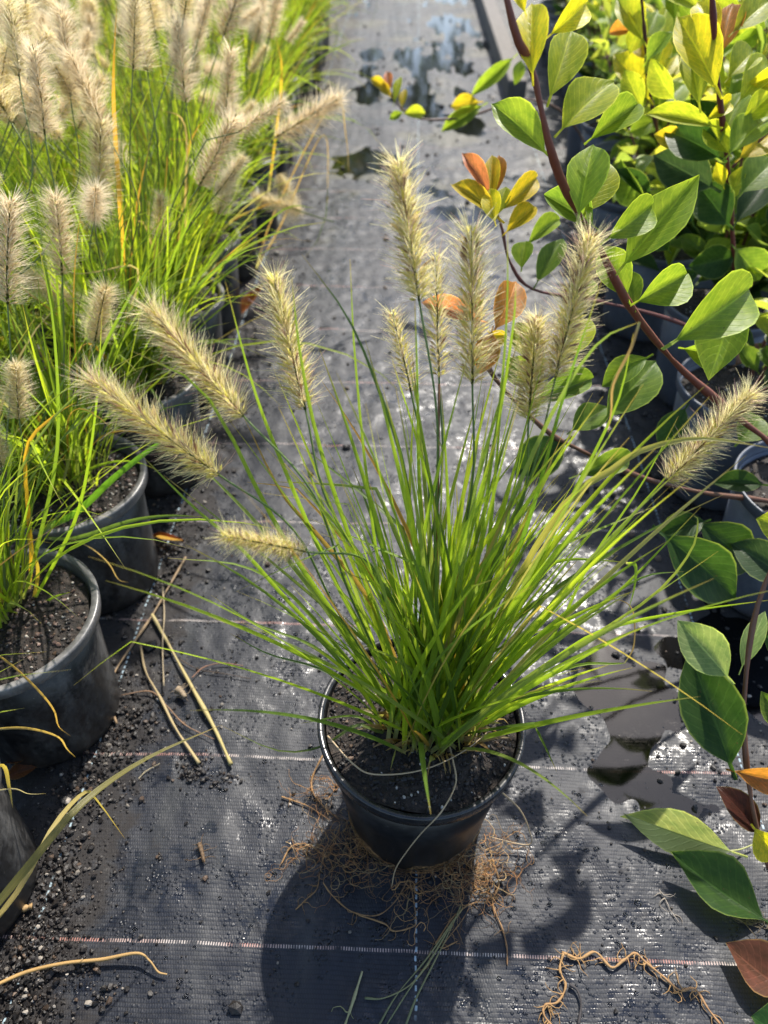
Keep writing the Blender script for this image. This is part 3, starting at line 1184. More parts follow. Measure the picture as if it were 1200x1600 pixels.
def near_clump(label, x, y, seed, nbl, foliage, rot=0.0, rotpot=(0, 0, 0), sz=PSZ, cx=0, cy=0):
    o = thing('potted_fountain_grass', label, 'potted plant', (x, y, 0), 'potted fountain grasses in the nursery rows on the left')
    o.rotation_euler = rotpot
    fill_pot(o, LPOT, LSOIL[seed % 2], sz)
    g = obj('grass_foliage', foliage, o, M=Matrix.Translation((cx, cy, sz)) @ Matrix.Rotation(rot, 4, 'Z'), kind='stuff')
    r_ = random.Random(seed)
    for i in range(nbl):
        a = r_.uniform(0, 6.283)
        q = .045 * math.sqrt(r_.random())
        az = a + r_.gauss(0, .5)
        L = r_.uniform(.22, .42)
        lean = abs(r_.gauss(0, 1)) * .26 + .05
        M_ = Matrix.Translation((cx + q * math.sin(a), cy + q * math.cos(a), sz)) @ Matrix.Rotation(-az, 4, 'Z') @ Matrix.Rotation(-lean, 4, 'X') @ Matrix.Scale(L, 4)
        obj('grass_blade', r_.choice(single), o, M=M_, color=gcol(r_))
    return o


A = (-.412, .500)
Bp = (-.412, .725)
Cp = (-.445, .290)
Dp = (-.385, .090)
pa = near_clump('fountain grass in black pot with thick grey rim showing, left of the dry stalks', *A, 1, 60, CLS[0], .5, cx=-.035, cy=.02)
pbt = near_clump('fountain grass in black pot just behind the one with the exposed thick rim', *Bp, 2, 90, CLS[1], 2.2, cx=-.01, cy=.02)
pc = near_clump('dusty pot of fountain grass at the left edge, two russet leaves behind it', *Cp, 3, 12, CLS[0], 3.4, cx=-.05)
pd = thing('plant_pot', 'pale dusty pot just showing at the bottom left corner of the photo', 'plant pot', (*Dp, 0))
fill_pot(pd, LPOT, LSOIL[1], PSZ)

# rows further back
far = []
cols = [(-.412, 'edging the path'), (-.655, 'in the second row from the path'), (-.90, 'in the third row from the path'),
        (-1.145, 'in the fourth row from the path'), (-1.39, 'in the fifth row from the path'), (-1.635, 'in the sixth row from the path'), (-1.88, 'in the seventh row from the path')]
clumps = {}
rr2 = random.Random(77)
for ci, (cx, cn) in enumerate(cols):
    k = 0
    for ri in range(0, 13):
        y = .975 + .25 * ri if ci == 0 else .62 + .25 * ri + (.12 if ci % 2 else 0)
        depth = y * math.cos(TH) + .45 * math.sin(TH)
        if cx + .2 < -.56 * depth or y > 4.1:
            continue
        x = cx + y * math.sin(PSI) * .6 + rr2.uniform(-.012, .012)
        yy = y + rr2.uniform(-.01, .01)
        nearp = y < 1.6
        o = thing('potted_fountain_grass', 'fountain grass clump %s, %s %s' % (cn, ORD[k], 'behind the exposed pots' if ci == 0 else 'from the front'), 'potted plant', (x, yy, 0), 'potted fountain grasses in the nursery rows on the left')
        o.rotation_euler = (0, 0, rr2.uniform(0, 6.28))
        fill_pot(o, LPOT, LSOIL[k % 2] if nearp else LSOIL_FAR, PSZ)
        s = rr2.uniform(.92, 1.1)
        obj('grass_foliage', CL[(k + ci) % 3], o, M=Matrix.Translation((0, 0, PSZ)) @ Matrix.Scale(s, 4), kind='stuff')
        for j in range(rr2.randint(9, 13)):
            a = rr2.uniform(0, 6.28)
            ln = rr2.uniform(.12, .50)
            L = rr2.uniform(.30, .46)
            q = .03 * rr2.random()
            p = arc((q * math.sin(a), q * math.cos(a), PSZ), a, ln * .6, L, ln * 1.1, 10, rr2)
            mb_ = MB()
            tube(mb_, p, .0011, .0009, 4)
            st = obj('flower_stem', mb_.mesh('flower_stem', M_STEM), o, color=(.17, .22, .06))
            d = p[-1] - p[-3]
            d /= np.linalg.norm(d)
            hl = rr2.uniform(.05, .105)
            obj('seed_head', rr2.choice(HEADS_DRY), st, M=axis_matrix(p[-1], p[-1] + d * hl, rr2.uniform(1.1, 1.6), rr2.uniform(0, 6)))
        clumps[(ci, k)] = o
        k += 1


def left_head(o, b, t_, v, fat=1.05, dry=True):
    off = o.location
    rt = Vector((off.x, off.y, PSZ))
    add_head(o, off, tuple(rt), tuple(P(*b)), tuple(P(*t_)), (HEADS_DRY if dry else HEADS)[v], fat * 1.3, stem_c=(.17, .22, .06))


left_head(pa, (12, 475, .70), (4, 305, .66), 1, 1.0)
left_head(pa, (30, 655, .74), (20, 565, .72), 0, 1.3)
left_head(pa, (2, 730, .74), (-12, 660, .72), 0, 1.2)
left_head(pbt, (97, 430, .86), (92, 300, .82), 1, 1.1)
left_head(pbt, (148, 535, .84), (162, 448, .80), 0, 1.25)
for key, b, t_, v in [((0, 0), (250, 375, 1.05), (252, 305, 1.0), 0), ((0, 1), (340, 335, 1.15), (372, 255, 1.12), 1), ((0, 2), (430, 215, 1.3), (535, 150, 1.28), 1),
                      ((0, 2), (350, 185, 1.1), (368, 75, 1.05), 1), ((0, 0), (170, 215, .9), (110, 80, .86), 1), ((0, 0), (150, 330, .92), (165, 190, .88), 2),
                      ((0, 1), (290, 160, 1.0), (275, 30, .96), 1), ((1, 0), (70, 210, .80), (60, 70, .76), 1), ((1, 1), (110, 150, .9), (100, 10, .86), 1),
                      ((0, 3), (420, 60, 1.25), (440, -20, 1.2), 1), ((0, 1), (230, 110, .95), (215, 0, .93), 2), ((1, 0), (30, 120, .8), (20, 0, .78), 2),
                      ((0, 3), (470, 330, 1.5), (395, 305, 1.48), 0)]:
    if key in clumps:
        o = clumps[key]
        off = o.location.copy()
        # heads listed in world space: undo the clump's turn
        inv = (Matrix.Translation(off) @ o.rotation_euler.to_matrix().to_4x4()).inverted()
        bb, tt = inv @ P(*b), inv @ P(*t_)
        add_head(o, (0, 0, 0), (0, 0, PSZ), tuple(bb), tuple(tt), HEADS_DRY[v], 1.3, stem_c=(.17, .22, .06))


def left_blade(o, pts, wd, c, face=(0, -1, .5), nm='grass_blade'):
    mb = MB()
    blade(mb, catmull(pb(pts), 16), wd, face, rnd.uniform(-.3, .3), c, .4)
    obj(nm, mb.mesh(nm, M_GRASS, o.location), o, color=c)


YEL, DRY = (.60, .36, .04), (.45, .33, .18)
left_blade(pbt, [(60, 830, .90), (120, 800, .86), (180, 745, .82), (245, 695, .80), (262, 690, .79)], .0075, (.13, .29, .03))
left_blade(pbt, [(60, 840, .90), (120, 840, .86), (200, 815, .82), (260, 806, .80), (320, 808, .79)], .0046, (.14, .22, .05))
left_blade(pa, [(45, 930, .84), (50, 870, .80), (45, 800, .77), (42, 700, .72), (85, 650, .70), (120, 628, .69)], .0048, YEL)
left_blade(pa, [(50, 950, .84), (60, 890, .80), (45, 840, .78), (48, 760, .77)], .0040, (.50, .38, .06))
left_blade(pa, [(40, 960, .84), (85, 880, .80), (125, 790, .76), (150, 640, .70), (160, 480, .64)], .0036, GB)
left_blade(pa, [(50, 960, .84), (80, 935, .82), (110, 925, .81)], .0030, GM)
left_blade(pa, [(30, 960, .84), (60, 850, .78), (90, 700, .72), (85, 520, .64), (60, 380, .60)], .0038, GM)
left_blade(pbt, [(100, 750, .92), (140, 600, .82), (200, 470, .75), (260, 380, .72)], .0040, GM)
if (0, 0) in clumps:
    for key, pts, wd, c in [((0, 0), [(200, 520, 1.2), (190, 350, 1.0), (180, 200, .92), (178, 110, .88), (183, 0, .86)], .0065, (.55, .33, .05)),
                            ((0, 1), [(300, 480, 1.4), (290, 340, 1.2), (290, 200, 1.1), (250, 170, 1.05)], .0035, DRY),
                            ((0, 1), [(300, 560, 1.35), (265, 500, 1.2), (242, 400, 1.1), (215, 345, 1.05), (170, 440, 1.1)], .0028, DRY),
                            ((0, 2), [(400, 420, 1.7), (430, 330, 1.55), (520, 160, 1.4), (540, 210, 1.45), (545, 270, 1.5)], .0028, (.40, .27, .12)),
                            ((0, 2), [(400, 420, 1.7), (440, 350, 1.55), (505, 210, 1.4), (512, 320, 1.6)], .0026, (.40, .27, .12)),
                            ((0, 0), [(180, 560, 1.1), (200, 500, 1.0), (215, 420, .95), (150, 425, .93), (105, 430, .92)], .0030, (.48, .40, .22)),
                            ((0, 3), [(420, 300, 1.8), (440, 130, 1.5), (432, 60, 1.45)], .0050, (.55, .36, .05)),
                            ((0, 1), [(330, 500, 1.4), (345, 420, 1.3), (440, 330, 1.2), (495, 325, 1.2)], .0030, GB)]:
        o = clumps.get(key)
        if o:
            inv = (Matrix.Translation(o.location) @ o.rotation_euler.to_matrix().to_4x4()).inverted()
            mb = MB()
            blade(mb, catmull([tuple(inv @ Vector(q)) for q in pb(pts)], 16), wd, tuple(inv.to_3x3() @ Vector((0, -1, .5))), .3, c, .4)
            obj('grass_blade', mb.mesh('grass_blade', M_GRASS), o, color=c)
# blades of the bottom-left pot that hang into the picture
left_blade(pc, [(-60, 1480, .55), (40, 1360, .56), (130, 1255, .60), (230, 1185, .66), (345, 1133, .72)], .0065, (.20, .18, .05), (0, -.4, 1))
left_blade(pc, [(-60, 1500, .54), (30, 1390, .57), (85, 1290, .62), (130, 1240, .66), (150, 1248, .68), (195, 1310, .73)], .0042, (.45, .36, .12), (0, -.4, 1))
left_blade(pc, [(-30, 1215, .60), (5, 1195, .61), (15, 1230, .62), (20, 1262, .62)], .0040, (.50, .38, .10))
left_blade(pc, [(-30, 1240, .62), (20, 1232, .62), (45, 1240, .63), (72, 1240, .64)], .0012, (.5, .42, .3))
left_blade(pa, [(-20, 1012, .72), (20, 1040, .715), (62, 1080, .72), (85, 1110, .74), (92, 1135, .77), (110, 1150, .80)], .0026, (.45, .30, .10))
left_blade(pa, [(-20, 1140, .70), (40, 1137, .71), (90, 1150, .74), (105, 1170, .78), (118, 1183, .83)], .0030, (.45, .32, .12))
left_blade(pa, [(45, 955, .80), (75, 985, .80), (105, 1010, .79), (118, 1016, .79)], .0014, (.45, .36, .18))
left_blade(pbt, [(110, 840, .86), (145, 858, .85), (170, 880, .88), (185, 905, .91), (200, 910, .92)], .0016, (.42, .30, .16))

# ================================================================== RIGHT: evergreen shrubs
def leaf_mesh(seed, bend=.2, fold=.25, wave=.0, nseg=14, na=3, twist=.0, side=0.0):
    r_ = random.Random(seed)
    v, uv, f = [], [], []
    cols_ = 2 * na + 1
    pet = 3
    rows_ = []
    for i in range(pet):
        rows_.append(-.16 + .16 * i / pet)
    for i in range(nseg + 1):
        rows_.append(i / nseg)
    for k, s in enumerate(rows_):
        if s < 0:
            hw = .030
        else:
            hw = (math.sin(math.pi * min(1, max(0, s)) ** .92) ** 1.0) * .5
            hw = max(hw, .028 if s < .5 else .004)
            if k % 2 and s > .15:
                hw *= .975
        a = bend * max(0, s)
        for j in range(cols_):
            u = (j - na) / na
            x = u * hw
            z = abs(u) * hw * fold * (1 if s > 0 else .3) + wave * math.sin(s * 9 + u * 2 + seed) * abs(u)
            y_ = s
            # curl the length into an arc
            if abs(bend) > 1e-4 and s > 0:
                yy = math.sin(a) / bend + z * math.sin(a)
                zz = -(1 - math.cos(a)) / bend + z * math.cos(a)
            else:
                yy, zz = s, z
            tw = twist * max(0, s)
            v.append((x * math.cos(tw) + side * max(0, s) ** 2, yy, zz + x * math.sin(tw)))
            uv.append((u, max(0, s)))
    nr = len(rows_)
    for i in range(nr - 1):
        for j in range(cols_ - 1):
            a = i * cols_ + j
            f.append((a, a + 1, a + cols_ + 1, a + cols_))
    return v, f, uv


LEAVES, RAW = [], []
for i, (b, fo, wv, tw, sd_) in enumerate([(.45, .35, .018, .2, .05), (.75, .45, .022, -.35, -.05), (-.4, .4, .02, .3, .04), (1.1, .5, .02, .4, .0), (.3, .85, .015, .1, .03), (.8, .3, .03, -.2, -.06)]):
    v, f, uv = leaf_mesh(i, b, fo, wv, 14, 3, tw, sd_)
    LEAVES.append(mesh('leaf', v, f, M_LEAF, uv))
    RAW.append((np.array(v), f, np.array(uv)))
RAWLOW = []
for i, (b, fo, tw) in enumerate([(.25, .25, .1), (.7, .35, -.3), (-.3, .3, .3)]):
    v, f, uv = leaf_mesh(i, b, fo, .0, 6, 1, tw, 0)
    RAWLOW.append((np.array(v), f, np.array(uv)))


def leaf_matrix(base, tip, wd, hint, roll=0.0):
    base, tip = Vector(base), Vector(tip)
    y = tip - base
    L = y.length
    y.normalize()
    n = Vector(hint)
    n = n - y * n.dot(y)
    if n.length < 1e-3:
        n = Vector((0, 0, 1)) - y * y.z
    n.normalize()
    n = Matrix.Rotation(roll, 3, y) @ n
    x = y.cross(n)
    M_ = Matrix((x, y, n)).transposed().to_4x4()
    return Matrix.Translation(base) @ M_ @ Matrix.Diagonal((wd, L, L * .9, 1))


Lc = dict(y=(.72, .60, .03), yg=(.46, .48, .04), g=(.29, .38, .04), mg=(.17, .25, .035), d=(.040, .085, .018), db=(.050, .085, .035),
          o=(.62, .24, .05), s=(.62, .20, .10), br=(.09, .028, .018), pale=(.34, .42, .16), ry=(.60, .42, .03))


def hero_leaf(root, b, t_, wpx, c, d, dd=0.0, var=None, roll=None, hint=None, lab=None):
    B_, T_ = P(b[0], b[1], d), P(t_[0], t_[1], d + dd)
    wd = wpx / FPX * d
    if hint is None:
        mid = (B_ + T_) / 2
        hint = (C0 - mid).normalized() + Vector((rnd.uniform(-.2, .2), rnd.uniform(-.2, .2), .25))
    if roll is None:
        roll = R(rnd.uniform(-20, 20))
    k = rnd.uniform(.88, 1.12)
    c = tuple(q * k for q in Lc[c])
    if var is None:
        var = rnd.choice((0, 1, 2, 5))
    o = obj('leaf', LEAVES[var], root, M=Matrix.Translation(-Vector(root.location)) @ leaf_matrix(B_, T_, wd * 1.08, hint, roll), color=c)
    if lab:
        o['label'] = lab
    return o


def stem(root, pts, r0, r1, c, c1=None, nm='stem'):
    mb = MB()
    tube(mb, catmull(pb(pts), 30), r0, r1, 8, prof=knobbly(30))
    return obj(nm, mb.mesh(nm, M_STEM, root.location), root, color=c)


SR = Vector((.556, .71, 0))
BPOT = pot_meshes(.1, .079, .19, .016, .005, M_POT_B, 64)
BSOIL = soil_set(.091, 61, 800, 50)


def shrub_root(label, x, y):
    o = thing('potted_shrub', label, 'potted shrub', (x, y, 0), 'potted evergreen shrubs with red stems on the right')
    fill_pot(o, BPOT, BSOIL, .168)
    return o


s1 = shrub_root('shrub whose long bare red stem leans up beside the path, large green and yellow leaves', .556, .71)
stem(s1, [(1262, 790, .95), (1215, 705, .90), (1160, 658, .86), (1100, 608, .80), (1050, 562, .76), (985, 480, .70), (935, 385, .65), (885, 300, .60), (858, 225, .56), (832, 110, .53), (808, 60, .51), (785, -30, .49)], .0042, .0026, (.20, .055, .030))
stem(s1, [(1262, 800, .96), (1200, 783, .95), (1100, 770, .93), (1000, 745, .90), (900, 700, .86), (850, 670, .84), (780, 600, .82), (750, 545, .80), (745, 510, .79)], .0034, .0020, (.15, .065, .035))
for a in [
    ((832, 114), (828, -15), 50, 'y', .52, 0, 0, 0), ((820, 18), (800, -30), 20, 'y', .51), ((863, 52), (940, -12), 42, 'y', .54, 0, 1, .3),
    ((861, 148), (902, 26), 56, 'yg', .56, 0, 0, .2), ((880, 200), (965, 106), 70, 'yg', .57, 0, 0, -.1), ((850, 236), (766, 148), 50, 'g', .57, 0, 0, .3),
    ((925, 216), (1004, 154), 46, 'g', .60, 0, 4, .2), ((905, 332), (928, 209), 60, 'g', .60, 0, 0, 0), ((915, 330), (960, 238), 48, 'yg', .62, 0, 0, .5),
    ((925, 352), (850, 300), 50, 'mg', .63, 0, 4, .2), ((952, 372), (1046, 306), 52, 'g', .64, 0, 1, .2), ((978, 410), (1084, 284), 72, 'g', .67, 0, 2, .1),
    ((978, 462), (938, 378), 50, 'g', .69, 0, 0, .1), ((998, 470), (1082, 424), 58, 'g', .69, 0, 4, .3), ((990, 478), (975, 415), 36, 'mg', .70),
    ((1060, 530), (1220, 428), 84, 'g', .70, 0, 1, .1), ((1145, 475), (1112, 605), 70, 'g', .74, 0, 2, 0), ((1070, 545), (1135, 558), 40, 'g', .76, 0, 4, .3),
    ((950, 650), (1032, 552), 66, 'mg', .80, 0, 0, .1), ((835, 630), (945, 575), 40, 'mg', .80, 0, 1, 0), ((882, 690), (806, 740), 62, 'd', .85, 0, 0, 0),
    ((905, 742), (1005, 706), 36, 'mg', .86, 0, 1, 0), ((895, 672), (952, 628), 44, 'mg', .82, 0, 0, 0), ((835, 600), (790, 560), 44, 'g', .80, 0, 0, 0),
    ((880, 560), (925, 490), 46, 'yg', .80, 0, 0, 0), ((835, 560), (805, 500), 42, 'yg', .80, 0, 0, 0), ((900, 470), (925, 430), 40, 'g', .75), ((1010, 560), (940, 600), 40, 'mg', .80),
    ((775, 512), (822, 424), 50, 'o', .79, 0, 5, .1), ((748, 500), (656, 466), 32, 's', .79, 0, 0, .2), ((765, 520), (790, 540), 30, 'ry', .79), ((745, 510), (728, 450), 28, 's', .80, 0, 0, .3),
    ((768, 520), (752, 585), 40, 'o', .79, 0, 0, .1),
    ((1262, 835), (1186, 812), 62, 'yg', .74, 0, 0, 0), ((1040, 838), (1168, 942), 82, 'd', .80, 0, 0, .1), ((1095, 820), (1190, 892), 74, 'd', .84, 0, 0, -.1), ((1100, 815), (1030, 830), 44, 'd', .84, 0, 1, 0),
    ((1230, 905), (1150, 845), 60, 'db', .82, 0, 1, 0), ((1190, 757), (1118, 748), 36, 'd', .92, 0, 1, 0), ((1155, 690), (1200, 640), 50, 'mg', .90), ((1070, 640), (1030, 700), 44, 'd', .92),
]:
    b, t_, wpx, c, d = a[:5]
    dd, var, roll = (list(a[5:]) + [0, None, None])[:3] if len(a) > 5 else (0, None, None)
    hero_leaf(s1, b, t_, wpx, c, d, dd, var, roll)

# low right branch, rooted in a pot outside the frame
s3 = shrub_root('shrub branch at the right edge with a pale upturned leaf over a big dark leaf', .60, .22)
stem(s3, [(1330, 1300, .66), (1240, 1420, .63), (1205, 1360, .62), (1182, 1290, .615), (1166, 1190, .61), (1163, 1090, .605), (1180, 960, .60), (1222, 850, .59), (1260, 780, .58)], .0026, .0018, (.17, .075, .04))
for a in [((1135, 1056), (1062, 972), 64, 'pale', .585, 0, 0, 0), ((1140, 1192), (1078, 1022), 88, 'd', .60, 0, 0, 0), ((1150, 1206), (1250, 1232), 42, 'o', .60, 0, 1, .3),
          ((1184, 1300), (1132, 1228), 46, 'br', .62, 0, 1, .3), ((1180, 1296), (1222, 1350), 46, 'y', .60, 0, 0, .2), ((1160, 1040), (1195, 950), 30, 'pale', .64, 0, 0, 0),
          ((1235, 1140), (1190, 1085), 40, 'mg', .66, 0, 0, 0), ((1255, 1020), (1195, 1000), 50, 'd', .68)]:
    b, t_, wpx, c, d = a[:5]
    dd, var, roll = (list(a[5:]) + [0, None, None])[:3] if len(a) > 5 else (0, None, None)
    hero_leaf(s3, b, t_, wpx, c, d, dd, var, roll)

# shrub with the small yellow and salmon shoot over the path
s2 = shrub_root('shrub with side shoot of bright yellow leaves and salmon tips hanging over the path', .548, .94)
stem(s2, [(1190, 560, 1.10), (1050, 500, 1.02), (930, 470, .97), (833, 452, .93), (797, 410, .90), (785, 360, .88), (772, 318, .87)], .0024, .0016, (.16, .05, .04))
for a in [((776, 338), (700, 268), 34, 'ry', .87, 0, 1, .1), ((764, 305), (722, 228), 24, 's', .87, 0, 0, .2), ((767, 312), (768, 232), 26, 'ry', .88, 0, 0, 0), ((775, 300), (784, 234), 16, 'o', .885, 0, 0, .2),
          ((786, 326), (856, 262), 32, 'ry', .87, 0, 1, .2), ((773, 345), (762, 288), 30, 'y', .86, 0, 0, 0), ((778, 335), (790, 285), 26, 'yg', .87, 0, 0, 0), ((792, 362), (838, 318), 30, 'ry', .88, 0, 4, 0),
          ((826, 380), (884, 326), 26, 'g', .92, 0, 1, 0), ((815, 418), (820, 374), 32, 'g', .91, 0, 4, 0), ((840, 440), (882, 362), 36, 'mg', .92, 0, 0, .1)]:
    b, t_, wpx, c, d, dd, var, roll = a
    hero_leaf(s2, b, t_, wpx, c, d, dd, var, roll)

s4 = shrub_root('shrub with upright dark red stem, ribbed yellow leaves at its top and dark leaves below', .60, 1.20)
stem(s4, [(1165, 560, 1.25), (1150, 440, 1.12), (1142, 330, 1.02), (1135, 240, .95), (1122, 130, .87), (1113, 0, .80), (1112, -60, .78)], .0042, .0026, (.17, .040, .035))
stem(s4, [(1144, 262, .96), (1170, 235, .94), (1215, 195, .92)], .0018, .0014, (.15, .05, .04), nm='side_twig')
for a in [((1118, 135), (1058, 8), 60, 'y', .84, 0, 0, .1), ((1092, 160), (1076, 58), 42, 'yg', .86, 0, 0, .1), ((1126, 82), (1150, -12), 40, 'o', .84, 0, 0, .2), ((1148, 48), (1212, -15), 46, 'yg', .83, 0, 0, 0),
          ((1158, 155), (1218, 72), 46, 'yg', .88, 0, 1, 0), ((1142, 238), (1214, 158), 58, 'g', .90, 0, 0, 0), ((1106, 186), (1158, 146), 24, 'y', .90, 0, 1, 0), ((1112, 196), (1008, 164), 34, 'yg', .90, 0, 1, .1),
          ((1122, 245), (1038, 192), 58, 'd', .94, 0, 1, 0), ((1112, 292), (1020, 240), 66, 'db', .97, 0, 0, 0), ((1075, 226), (1022, 208), 30, 'ry', .96, 0, 0, 0), ((1138, 238), (1102, 188), 36, 'yg', .93, 0, 4, 0),
          ((1138, 350), (1088, 286), 60, 'd', 1.0, 0, 0, 0), ((1152, 345), (1212, 262), 48, 'db', 1.0, 0, 0, 0), ((1158, 246), (1220, 196), 42, 'ry', .93, 0, 0, 0), ((1160, 300), (1220, 235), 60, 'mg', .96, 0, 0, 0),
          ((1170, 130), (1230, 125), 36, 'y', .88, 0, 4, 0), ((1130, 210), (1165, 130), 44, 'g', .92, 0, 0, 0), ((1145, 295), (1160, 262), 24, 'yg', .97), ((1130, 290), (1118, 255), 20, 'y', .97), ((1140, 120), (1190, 60), 46, 'yg', .88),
          ((1120, 60), (1088, -20), 40, 'y', .84), ((1160, 190), (1220, 130), 40, 'yg', .91), ((1150, 390), (1195, 440), 50, 'mg', 1.06), ((1148, 400), (1080, 420), 50, 'd', 1.08)]:
    b, t_, wpx, c, d = a[:5]
    dd, var, roll = (list(a[5:]) + [0, None, None])[:3] if len(a) > 5 else (0, None, None)
    hero_leaf(s4, b, t_, wpx, c, d, dd, var, roll)

s5 = shrub_root('shrub with a thin dark stem of speckled yellow leaves and one curled orange leaf', .56, 1.46)
stem(s5, [(1050, 330, 1.55), (1030, 220, 1.30), (1013, 130, 1.20), (1008, 60, 1.12), (1000, -30, 1.05)], .0036, .0024, (.14, .05, .045))
for a in [((1012, 152), (958, 74), 40, 'y', 1.2, 0, 0, .1), ((1024, 132), (1076, 58), 44, 'y', 1.2, 0, 1, .1), ((1014, 98), (1055, -10), 32, 'yg', 1.15, 0, 0, .2), ((1004, 62), (962, -15), 36, 'yg', 1.12, 0, 0, .3),
          ((992, 48), (950, 40), 22, 'o', 1.15, 0, 3, .3), ((1010, 92), (996, 58), 30, 'ry', 1.15, 0, 0, 0), ((1008, 60), (1030, 10), 34, 'g', 1.13, 0, 0, 0), ((1005, 45), (985, -10), 24, 'y', 1.12, 0, 0, 0), ((1000, 160), (965, 125), 30, 'mg', 1.25, 0, 0, 0),
          ((1020, 190), (985, 205), 30, 'g', 1.3, 0, 0, 0), ((1030, 170), (1075, 120), 40, 'g', 1.25, 0, 0, 0)]:
    b, t_, wpx, c, d, dd, var, roll = a
    hero_leaf(s5, b, t_, wpx, c, d, dd, var, roll)

rl = random.Random(808)
for i in range(70):
    x_, y_ = rl.uniform(965, 1215), rl.uniform(10, 470)
    if x_ < 1000 and y_ > 200:
        continue
    dp = rl.uniform(1.02, 1.22) + (.12 if y_ > 250 else 0)
    an = rl.uniform(-1.2, 1.2)
    L_ = rl.uniform(62, 92) / dp
    cc_ = rl.choice(('yg', 'yg', 'y', 'g', 'g')) if y_ < 210 else rl.choice(('mg', 'mg', 'g', 'd', 'd'))
    hero_leaf(s5 if i % 2 else s4, (x_, y_), (x_ + L_ * math.sin(an), y_ - L_ * math.cos(an)), L_ * rl.uniform(.42, .55), cc_, dp, rl.uniform(-.05, .03), rl.choice((0, 1, 2, 4, 5)), rl.uniform(-.7, .7))

s6 = shrub_root('shrub with thin horizontal shoot reaching across the path, tipped with tiny orange and yellow leaves', .565, 1.72)
stem(s6, [(960, 330, 1.95), (900, 200, 1.72), (830, 155, 1.62), (740, 180, 1.60), (700, 186, 1.58), (660, 186, 1.56), (630, 172, 1.54), (606, 140, 1.50)], .0026, .0020, (.14, .07, .05))
for a in [((606, 142), (577, 118), 14, 'ry', 1.5, 0, 0, .1), ((608, 142), (604, 106), 13, 's', 1.5, 0, 0, 0), ((610, 150), (592, 128), 14, 'ry', 1.5, 0, 0, 0), ((616, 160), (626, 112), 12, 'yg', 1.5, 0, 0, 0), ((628, 168), (632, 134), 12, 'ry', 1.5, 0, 0, 0),
          ((628, 176), (608, 186), 12, 'g', 1.52, 0, 0, 0), ((632, 178), (668, 174), 18, 'yg', 1.53, 0, 1, 0), ((748, 160), (704, 166), 26, 'ry', 1.58, 0, 0, 0), ((752, 166), (688, 202), 24, 'g', 1.58, 0, 1, 0),
          ((800, 92), (738, 146), 22, 'g', 1.55, 0, 1, 0), ((815, 95), (806, 130), 18, 'g', 1.58, 0, 0, 0)]:
    b, t_, wpx, c, d, dd, var, roll = a
    hero_leaf(s6, b, t_, wpx, c, d, dd, var, roll)


def bush_points(r_, nst, hmin, hmax, nlv, big=1.0):
    """stems and leaf placements of one ordinary shrub, relative to its pot"""
    stems, lv = [], []
    for s in range(nst):
        a = r_.uniform(0, 6.28)
        L = r_.uniform(hmin, hmax)
        p = arc((.02 * math.sin(a), .02 * math.cos(a), .168), a, r_.uniform(.02, .38), L, r_.uniform(0, .35), 12, r_)
        stems.append(p)
        k = int(nlv * L / hmax)
        for i in range(k):
            s_ = .12 + .88 * (i + .5) / k
            q = s_ * 12
            b = p[int(q)] + (p[min(12, int(q) + 1)] - p[int(q)]) * (q - int(q))
            az = i * 2.4 + r_.uniform(-.5, .5)
            el = R(r_.uniform(-5, 40)) + (s_ > .85) * .6
            d = np.array([math.cos(az) * math.cos(el), math.sin(az) * math.cos(el), math.sin(el)])
            l = big * r_.uniform(.050, .080) * (1 - .35 * max(0, s_ - .8) / .2)
            hi = np.array([0, 0, 1.]) + d * -.2
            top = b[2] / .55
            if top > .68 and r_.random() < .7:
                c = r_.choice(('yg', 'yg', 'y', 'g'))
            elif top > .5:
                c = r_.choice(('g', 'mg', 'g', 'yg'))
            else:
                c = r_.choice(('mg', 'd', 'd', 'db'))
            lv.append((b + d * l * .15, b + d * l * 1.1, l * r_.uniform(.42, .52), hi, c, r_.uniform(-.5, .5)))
    return stems, lv


rb = random.Random(404)


def put_bush(o, r_, nst, hmin, hmax, nlv, far_, big=1.0):
    stems, lv = bush_points(r_, nst, hmin, hmax, nlv, big)
    for p in stems:
        mb = MB()
        tube(mb, p, .0034, .0018, 6)
        obj('stem', mb.mesh('stem', M_STEM), o, color=(.16, .055, .04))
    if not far_:
        for b, tp, wd, hi, c, ro in lv:
            k = r_.uniform(.8, 1.15)
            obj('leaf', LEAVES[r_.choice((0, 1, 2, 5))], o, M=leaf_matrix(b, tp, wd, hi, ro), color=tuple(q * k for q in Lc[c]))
    else:
        mb = MB()
        for b, tp, wd, hi, c, ro in lv:
            v, f, uv = r_.choice(RAWLOW)
            Mx = np.array(leaf_matrix(b, tp, wd, hi, ro))
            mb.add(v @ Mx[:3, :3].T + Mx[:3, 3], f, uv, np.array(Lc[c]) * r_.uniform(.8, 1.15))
        obj('foliage', mb.mesh('foliage', M_LEAF_A), o, kind='stuff')


